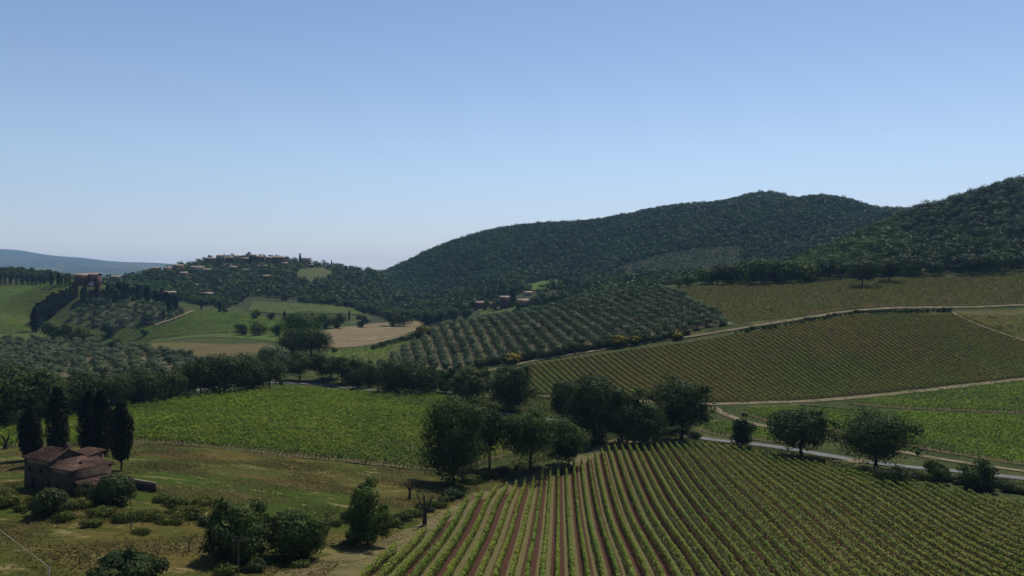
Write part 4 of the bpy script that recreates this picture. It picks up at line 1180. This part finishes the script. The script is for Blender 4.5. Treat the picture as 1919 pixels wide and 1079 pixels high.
for px, pt, lb in ((888, 564, "dark round tree at the left end of the valley farm"), (911, 563, "dark tree between the low pinkish building and the pale outbuilding"), (930, 561, "bushy tree in front of the tall farmhouse's left corner"),
                   (969, 566, "small tree in front of the brown tiled wing"), (1000, 557, "dark tree at the right end of the valley farm"), (1014, 548, "round dark tree right of the valley farm, below the green clearing"), (1031, 552, "low tree under the green clearing"), (1050, 549, "dark tree at the right end of the green clearing"), (875, 566, "dark tree in the hollow left of the valley farm")):
    x, y, z = at(px, 580, 820)
    o = link("field_tree", SMALL[random.choice([0, 1, 4])], (), None, (x, y - 4, z - 0.3))
    s_ = (581 - pt) * y / F / 10; o.scale = (s_, s_, s_)
    tag(o, lb, "tree")
# keep woods off the houses, then place them
hp = np.array([(q[0], q[1], q[2]) for q in HP])
dx = VH[:, None, 0] - hp[None, :, 0]; dy = VH[:, None, 1] - hp[None, :, 1]
VH = VH[~((np.abs(dx) < hp[None, :, 2]) & (dy < 12) & (dy > -11)).any(1)]
VH = VH[np.argsort(VH[:, 1])]
VZ = hgt(VH[:, 0], VH[:, 1])
for (x, y), z in list(zip(VH, VZ))[:290]:
    o = link("hillside_tree", SMALL[random.choice([0, 1, 1, 2, 3, 4, 4])], (), None, (x, y, z - 0.3))
    s_ = random.uniform(0.7, 1.15)
    o.scale = (s_, s_, s_ * random.uniform(0.8, 1.1)); o.rotation_euler = (0, 0, random.uniform(0, 6.28))
    tag(o, "dark bushy tree low on the wooded slope under the hilltop village", "tree", "trees on the lower village slope")
mass("village_woodland", VH[290:], 8.0, 10.0, 60, 2.0, M_far, "dark trees and gardens crowding round the houses of the hilltop village", "wood", 980, ncl=6, var=0.35, big=np.where(VH[290:, 1] > 1400, 0.8, 1.05))
LH = scatter(pY([(-100, 1095), (-100, 1190), (60, 1180), (140, 1180), (130, 1110), (40, 1085)]), 10)
for (x, y), z in zip(LH, hgt(LH[:, 0], LH[:, 1])):
    o = link("woodland_tree", SMALL[random.choice([0, 1, 4])], (), None, (x, y, z - 0.3))
    s_ = random.uniform(0.7, 1.1); o.scale = (s_, s_, s_)
    tag(o, "dark tree in the small wood on the left hill's crest", "tree", "trees on the left hill's crest")


# ------------------------------------------------------------------ hedge, broom and scrub
def bush_mesh(h, w, leaves, size, mat, seed, flower=0.0):
    V, Qq, ti, cen = crown(h, w, 0.0, 9, leaves, size, seed=seed, squash=0.8)
    if flower:
        c = V.reshape(-1, 4, 3).mean(1)
        r = np.random.default_rng(seed)
        ti = np.where((c[:, 2] > h * 0.4) & (r.uniform(size=len(c)) < flower), 1.5, ti)
    me = mesh_np("bush", V, Qq, ti); me.materials.append(mat); return me


BU = [bush_mesh(2.0, 3.2, 820, 0.3, M_bush, 600 + i) for i in range(3)] + [bush_mesh(2.0, 3.0, 820, 0.3, M_oak, 610)]
SC = [bush_mesh(1.5, 4.2, 1100, 0.3, M_scrub, 640 + i) for i in range(3)]
BR = [bush_mesh(3.0, 5.0, 820, 0.45, M_broom, 620 + i, 0.45) for i in range(2)]


def put_bush(me, px, py, wpx, label, group=None, name="bush", base_w=3.2, cat="bush", ymin=70):
    x, y, z = at(px, py, ymin)
    o = link(name, me, (), None, (x, y, z - 0.15))
    s_ = wpx * y / F / base_w
    o.scale = (s_, s_, s_ * random.uniform(0.85, 1.1)); o.rotation_euler = (0, 0, random.uniform(0, 6.28))
    return tag(o, label, cat, group)


for px, py, wp, lb in ((958, 681, 40, "large yellow-flowering broom at the foot of the striped olive grove"), (1158, 648, 36, "yellow-topped broom midway along the hedge under the grove"), (1190, 644, 28, "smaller yellow broom touching the hedge's middle broom"),
                       (1271, 635, 24, "rounded yellow broom at the upper end of the grove hedge"), (794, 630, 34, "bright yellow broom at the upper left corner of the grove"), (1078, 662, 9, "tiny yellowish bush on the verge of the track under the grove")):
    put_bush(BR[random.randrange(2)], px, py, wp * 0.9, lb, None, "broom_bush", 5.0)
for i in range(44):
    t = i / 43
    px = 900 + 390 * t
    py = 690 - (px - 900) * 0.145 - 4
    put_bush(BU[random.choice([0, 1, 2, 3, 3])], px + random.uniform(-4, 4), py + random.uniform(-3, 1), random.uniform(16, 30) * (1 - 0.3 * t), "dark bush in the hedge between the olive grove and the track", "bushes of the hedge below the grove")
for i in range(16):
    t = i / 15
    px = 700 + 90 * t; py = 655 - 26 * t
    put_bush(BU[random.choice([0, 3])], px + random.uniform(-3, 3), py, random.uniform(9, 18), "dark scrub bush on the bank between the tan field and the olive grove", "bushes on the bank by the tan field")
for i in range(22):                                                    # scrub line between meadow and headland
    t = i / 21
    px = 655 + 205 * t; py = 1022 - 88 * t + random.uniform(-4, 4)
    put_bush(random.choice(SC + BU[:2]), px, py - 4, random.uniform(20, 40), "rough green scrub bush along the meadow's edge by the mown headland", "scrub bushes along the headland")
for px, py, wp in ((20, 945, 60), (50, 956, 42), (150, 952, 40), (190, 965, 50), (235, 975, 46), (285, 972, 52), (320, 980, 46), (350, 968, 60), (390, 985, 44), (265, 1000, 30), (330, 950, 46), (380, 945, 40), (5, 925, 40), (430, 1072, 56), (480, 1070, 46), (600, 1000, 36), (625, 985, 30), (170, 985, 40), (120, 975, 42), (560, 1062, 40), (300, 940, 30), (880, 905, 46), (910, 892, 40), (940, 886, 30)):
    put_bush(random.choice(SC + SC + BU[:1]), px, py, wp * 0.8, "low straggling green scrub bush in the rough foreground meadow", "scrub bushes in the foreground meadow")
for i in range(26):                                                    # growth below the road, right
    t = i / 25
    px = 1690 + 290 * t; py = 893 + 36 * t + random.uniform(-4, 6)
    put_bush(BU[random.choice([0, 1, 3])], px, py, random.uniform(14, 34), "low dark bush in the strip between the road and the striped vineyard", "bushes below the road")
for i in range(16):
    px = 1000 + 300 * i / 15
    put_bush(BU[random.choice([0, 3])], px, 800 + random.uniform(-10, 20) + 16 * i / 15, random.uniform(20, 36), "dense undergrowth bush under the dark roadside clump", "bushes under the roadside clump")
for i in range(30):
    px = -20 + 380 * i / 29
    put_bush(BU[random.choice([0, 3, 3])], px, 792 - 44 * i / 29 + random.uniform(-5, 3), random.uniform(24, 44), "dark undergrowth bush beneath the left oak row", "bushes beneath the left oak row")
for i in range(40):                                                    # hedge along the upper track
    px = 1380 + 400 * i / 39
    py = np.interp(px, [1380, 1500, 1600, 1780], [622, 603, 586, 580])
    put_bush(BU[random.choice([0, 3, 1])], px, py + 1 + random.uniform(-1, 2), random.uniform(6, 13), "small dark bush on the verge of the track across the slope", "bushes on the slope track's verge")

# dead snags and pollards
def snag(px, pb, pt, seed, label, name="dead_tree", thick=0.05, group=None):
    x, y, z = at(px, pb)
    h = (pb - pt) * y / F
    r = np.random.default_rng(seed)
    mb = MB()
    mid = np.array([r.normal(0, 0.06 * h), 0, h * 0.45])
    mb.tube((0, 0, -0.3), mid, h * thick * 1.3, h * thick, 7)
    for q in range(4):
        a = q * 1.6 + r.uniform(-0.4, 0.4)
        kn = mid + np.array([math.cos(a) * h * 0.16, math.sin(a) * h * 0.16, h * 0.25])
        tp = kn + np.array([math.cos(a) * h * 0.1, math.sin(a) * h * 0.1, h * r.uniform(0.15, 0.32)])
        mb.tube(mid - [0, 0, h * 0.06], kn, h * thick * 0.7, h * thick * 0.45, 6).tube(kn, tp, h * thick * 0.45, h * thick * 0.15, 5)
    o = mb.build(name, [M_deadwood], None, True)
    o.location = (x, y, z)
    tag(o, label, "dead tree", group)


snag(796, 985, 920, 1, "forked dead trunk without leaves in the scrub by the headland", thick=0.055)
snag(768, 935, 900, 2, "short broken dead trunk at the meadow's edge left of the tallest tree", thick=0.065)
snag(240, 1048, 1016, 3, "bare blackened little snag above the bush at the lower edge")
snag(297, 1048, 1028, 4, "stubby bare snag right of the blackened one")
snag(356, 1034, 1000, 5, "thin bare sapling in the meadow left of the big dark bushes", thick=0.03)
snag(10, 842, 812, 6, "gnarled leafless trunk at the meadow's far left edge", thick=0.1)
snag(612, 978, 958, 7, "tiny bare twiggy tree right of the big dark bushes", thick=0.035)

# ------------------------------------------------------------------ meadow grass
gp = []
mw = POLY["meadow"]
cand = np.column_stack([rng.uniform(-150, 10, 260000), rng.uniform(85, 225, 260000)])
cand = cand[inside(cand, mw)]
cand = cand[(np.abs(cand[:, 0] / cand[:, 1]) < 0.72)]
# patchy cover
ph_ = np.sin(cand[:, 0] * 0.21 + 1.7 * np.sin(cand[:, 1] * 0.13)) + np.sin(cand[:, 1] * 0.33 + 1.3 * np.sin(cand[:, 0] * 0.17)) + rng.normal(0, 0.7, len(cand))
cand = cand[ph_ > 0.2][:80000]
m_ = len(cand)
hh = rng.uniform(0.1, 0.3, m_)
C = np.column_stack([cand, hgt(cand[:, 0], cand[:, 1]) + hh * 0.4])
N = np.column_stack([rng.normal(0, 0.55, m_), rng.normal(0, 0.55, m_), np.ones(m_)])
V, Qq = leaf_quads(C, N, hh * 1.6)
tg_ = np.clip(0.45 + 0.35 * np.sin(cand[:, 0] * 0.11 + 2 * np.sin(cand[:, 1] * 0.08)) * np.sin(cand[:, 1] * 0.15) + rng.normal(0, 0.22, m_), 0, 1)
tag(link("grass", mesh_np("grass", V, Qq, tg_), [M_grass]), "rough half-dry grass of the foreground meadow", "grass", kind="stuff")

rw = hit([(900, 905), (1000, 870), (1100, 845), (1160, 820), (1300, 828), (1500, 862), (1700, 892), (1919, 920), (1919, 905), (1700, 882), (1500, 848), (1330, 828), (1240, 812), (1050, 796), (900, 775), (760, 750), (700, 738), (850, 745), (985, 738), (1240, 760), (1340, 770), (1300, 800), (1100, 780), (960, 790), (965, 860)])
rc_ = np.column_stack([rng.uniform(rw[:, 0].min(), rw[:, 0].max(), 160000), rng.uniform(rw[:, 1].min(), rw[:, 1].max(), 160000)])
rc_ = rc_[inside(rc_, rw)]
dr = np.sqrt(((rc_[:, None, ::4] if False else rc_[:, None]) - road_w[None, ::2]) ** 2 @ np.ones(2)).min(1)
rc_ = rc_[dr > 3.2]
rc_ = clear_of(rc_, ["A", "B", "C", "D", "D3"])[:70000]
hh2 = rng.uniform(0.15, 0.7, len(rc_))
V, Qq = leaf_quads(np.column_stack([rc_, hgt(rc_[:, 0], rc_[:, 1]) + hh2 * 0.45]), np.column_stack([rng.normal(0, 0.7, len(rc_)), rng.normal(0, 0.7, len(rc_)), np.ones(len(rc_))]), hh2 * 1.2)
tag(link("undergrowth", mesh_np("undergrowth", V, Qq, np.clip(0.45 + 0.3 * np.sin(rc_[:, 0] * 0.3) * np.sin(rc_[:, 1] * 0.21) + rng.normal(0, 0.25, len(rc_)), 0, 1)), [M_scrub]), "weedy rough growth between the road and the vineyards", "weeds", kind="stuff")

# ------------------------------------------------------------------ the old stone farmhouse
hx, hy = -93.6, 153.0
hz = float(hgt(np.array([hx]), np.array([hy]))[0])
TH = math.radians(-28)
fh = thing("farmhouse", (hx, hy, hz), "abandoned stone farmhouse with weathered terracotta roofs at two heights", "farmhouse", None, TH)


def slab(x0, x1, y0, y1, z0, z1):
    return MB().hexa([(x0, y0, z0), (x1, y0, z0), (x1, y1, z0), (x0, y1, z0)], [(x0, y0, z1), (x1, y0, z1), (x1, y1, z1), (x0, y1, z1)])


def roof_faces(faces, t=0.16):
    """tiled planes: each face is eave corner a, eave corner b, ridge end above b, ridge end above a"""
    rb = MB()
    for a, b, c, d_ in faces:
        a, b, c, d_ = (np.array(q, float) for q in (a, b, c, d_))
        bt = [a, b, c, d_]
        rb.hexa(bt, [q + [0, 0, t] for q in bt])
        nrow = max(2, int(np.linalg.norm(b - a) / 0.4))
        for q in range(nrow + 1):                                     # the tile ribs running down the slope
            f = q / nrow
            lo_ = a + (b - a) * f; hi_ = d_ + (c - d_) * f
            if np.linalg.norm(hi_ - lo_) < 0.3: continue
            jig = rng.normal(0, 0.02, 3)
            mid_ = (lo_ + hi_) / 2 + jig
            up_ = np.array([0, 0, t + 0.01])
            rb.tube(lo_ + up_, mid_ + up_, 0.1, 0.1, 5).tube(mid_ + up_, hi_ + up_, 0.1, 0.09, 5)
    return rb


def walls(x0, x1, y0, y1, wh):
    return MB().hexa([(x0, y0, -1.5), (x1, y0, -1.5), (x1, y1, -1.5), (x0, y1, -1.5)], [(x0, y0, wh), (x1, y0, wh), (x1, y1, wh), (x0, y1, wh)])


# higher block: hipped at its left end, gabled to the right
mb = walls(0, 8.5, 0, 6.2, 5.8).add([(8.5, 0, 5.8), (8.5, 6.2, 5.8), (8.5, 3.1, 7.35)], None, [[0, 1, 2]])
mb.build("wall", [M_stone], fh)
o_ = 0.35; ze = 5.82 - 0.17
r1 = roof_faces([((-o_, -o_, ze), (8.75, -o_, ze), (8.75, 3.1, 7.45), (3.1, 3.1, 7.45)), ((8.75, 6.2 + o_, ze), (-o_, 6.2 + o_, ze), (3.1, 3.1, 7.45), (8.75, 3.1, 7.45)),
                 ((-o_, 6.2 + o_, ze), (-o_, -o_, ze), (3.1, 3.1, 7.44), (3.1, 3.12, 7.44))]).build("roof", [M_tile], fh)
slab(7.6, 8.3, 3.2, 3.9, 6.6, 8.6).build("chimney", [M_stone], r1)
# lower block under a four-sided roof
mb = walls(8.52, 15.2, -0.25, 7.6, 4.8)
mb.build("wall", [M_stone], fh)
q0, q1, q2, q3 = (8.55, -0.25 - o_, 4.7), (15.2 + o_, -0.25 - o_, 4.7), (15.2 + o_, 7.6 + o_, 4.7), (8.55, 7.6 + o_, 4.7)
ap = (10.9, 4.2, 6.1); ap2 = (10.95, 4.25, 6.1)
r2 = roof_faces([(q0, q1, ap2, ap), (q1, q2, ap2, ap), (q2, q3, ap2, ap), (q3, q0, ap2, ap)]).build("roof", [M_tile], fh)
slab(13.4, 13.8, 2.2, 2.6, 4.9, 5.9).build("chimney", [M_dark], r2)
mb = walls(3.7, 8.6, 6.25, 10.6, 5.2); mb.build("wall", [M_stone], fh)
roof_faces([((3.4, 6.6, 5.3), (8.9, 6.6, 5.3), (8.9, 10.9, 5.9), (3.4, 10.9, 5.9))]).build("roof", [M_tile], fh)
# lean-to on the right, its roof carried on a post
mb = walls(15.22, 16.0, 1.2, 6.0, 1.9); mb.build("wall", [M_stone], fh)
roof_faces([((17.8, 0.0, 1.9), (17.8, 6.2, 1.9), (15.22, 6.2, 2.9), (15.22, 0.0, 2.9))]).build("roof", [M_tile], fh)
MB().tube((17.5, 0.3, -0.5), (17.5, 0.3, 1.95), 0.13, 0.13, 6).build("post", [M_pole], fh)
for x0, z0, w_, h_, y0 in ((2.2, 0.2, 1.1, 2.0, 0), (7.2, 0.2, 1.0, 1.9, 0), (5.0, 3.2, 0.7, 0.9, 0), (1.4, 3.2, 0.7, 0.9, 0), (10.4, 0.1, 1.0, 1.8, -0.25)):
    f_ = slab(x0, x0 + w_, y0 - 0.03, y0 + 0.05, z0, z0 + h_).build("door" if h_ > 1.5 else "window", [M_dark], fh)
    slab(x0 - 0.1, x0 + w_ + 0.1, y0 - 0.1, y0 - 0.035, z0 + h_, z0 + h_ + 0.18).build("lintel", [M_stone], f_)
# garden wall running right from the house
a0 = hit([(236, 912), (293, 922)])
za = hgt(a0[:, 0], a0[:, 1])
dirw = (a0[1] - a0[0]) / np.linalg.norm(a0[1] - a0[0]); nw_ = np.array([-dirw[1], dirw[0]]) * 0.25
e = thing("garden_wall", (a0[0][0], a0[0][1], za[0]), "low ruined stone wall running right from the farmhouse", "wall")
B_ = a0[1] - a0[0]
bb = [(-nw_[0], -nw_[1], -0.6), (B_[0] - nw_[0], B_[1] - nw_[1], za[1] - za[0] - 0.6), (B_[0] + nw_[0], B_[1] + nw_[1], za[1] - za[0] - 0.6), (nw_[0], nw_[1], -0.6)]
MB().hexa(bb, [(p[0], p[1], p[2] + 2.2) for p in bb]).build("masonry", [M_stone], e)
MB().hexa([(p[0] * 1.0, p[1] * 1.0, p[2] + 2.21) for p in bb], [(p[0], p[1], p[2] + 2.38) for p in bb]).build("coping", [M_pale], e)


# ------------------------------------------------------------------ poles and wires
def pole(px, pb, pt, label, mat, r=0.12, arm=True):
    x, y, z = at(px, pb)
    h = (pb - pt) * y / F
    e = thing("utility_pole", (x, y, z), label, "pole")
    MB().tube((0, 0, -0.8), (0, 0, h), r * 1.2, r * 0.8, 8).build("shaft", [mat], e, True)
    if arm:
        MB().tube((-0.9, 0, h - 0.35), (0.9, 0, h - 0.35), 0.05, 0.05, 6).build("crossarm", [M_pole], e)
        for s in (-0.8, 0.8):
            MB().tube((s, 0, h - 0.31), (s, 0, h - 0.1), 0.05, 0.03, 6).build("insulator", [M_metal], e)
    return np.array((x, y, z + h))


def cable(p, q, label, mat, r, sag=0.6):
    mb = MB()
    pts_ = [p + (q - p) * t - np.array([0, 0, sag * 4 * t * (1 - t)]) for t in np.linspace(0, 1, 15)]
    for a, b in zip(pts_[:-1], pts_[1:]): mb.tube(a, b, r, r, 5)
    tag(mb.build("cable", [mat], None, True), label, "cable")


t1 = pole(246, 996, 932, "thin dark utility pole in the meadow in front of the farmhouse", M_pole, 0.07)
t2 = pole(447, 1090, 1008, "dark utility pole in front of the pair of big dark bushes", M_pole, 0.08)
# near pale pole at the lower left
Yp = 84.0
xp = (92 - 960) / F * Yp; zt = ZC - (1060 - HY) / F * Yp
zg = float(hgt(np.array([xp]), np.array([Yp]))[0])
e = thing("utility_pole", (xp, Yp, zg), "pale utility pole with a dark strut at the lower left corner", "pole")
MB().tube((0, 0, -0.8), (0, 0, zt - zg), 0.13, 0.09, 8).build("shaft", [M_palepole], e, True)
MB().tube((-1.5, 0.2, -0.5), (-0.05, 0.12, zt - zg - 0.6), 0.09, 0.07, 8).build("strut", [M_pole], e, True)
tp = np.array((xp, Yp, zt - 0.12))
Y2 = 128.0; x2 = (-230 - 960) / F * Y2; zg2 = float(hgt(np.array([x2]), np.array([Y2]))[0])
z2 = ZC - (798 - HY) / F * Y2
e = thing("utility_pole", (x2, Y2, zg2), "utility pole beyond the left picture edge that carries the pale cable", "pole")
MB().tube((0, 0, -0.8), (0, 0, max(6.0, z2 - zg2)), 0.14, 0.1, 8).build("shaft", [M_palepole], e, True)
cable(tp, np.array((x2, Y2, z2 - 0.1)), "pale sheathed cable sloping across the lower left corner to the pale pole", M_wire, 0.035, 0.5)
cable(t1, t2, "thin dark cable between the two dark poles of the meadow", M_darkwire, 0.02, 0.5)
# leaning stakes at the striped vineyard's head
# ------------------------------------------------------------------ haze
mb = slab(-16000, 16000, -200, 19000, -90, 520)
hz_ = mb.build("haze", [])
hm, nt, out = new_mat("haze air")
pv = nd(nt, "ShaderNodeVolumePrincipled")
pv.inputs["Color"].default_value = (0.33, 0.6, 1.0, 1)
pv.inputs["Density"].default_value = 0.000044
pv.inputs["Anisotropy"].default_value = 0.0
nt.links.new(pv.outputs[0], out.inputs["Volume"])
hz_.data.materials.append(hm)
tag(hz_, "thin summer haze over the valley", "haze", kind="stuff")
print("objects", len(S.objects), 'LG', len(LG), 'GR', len(GR), 'VH', len(VH), 'LH', len(LH))
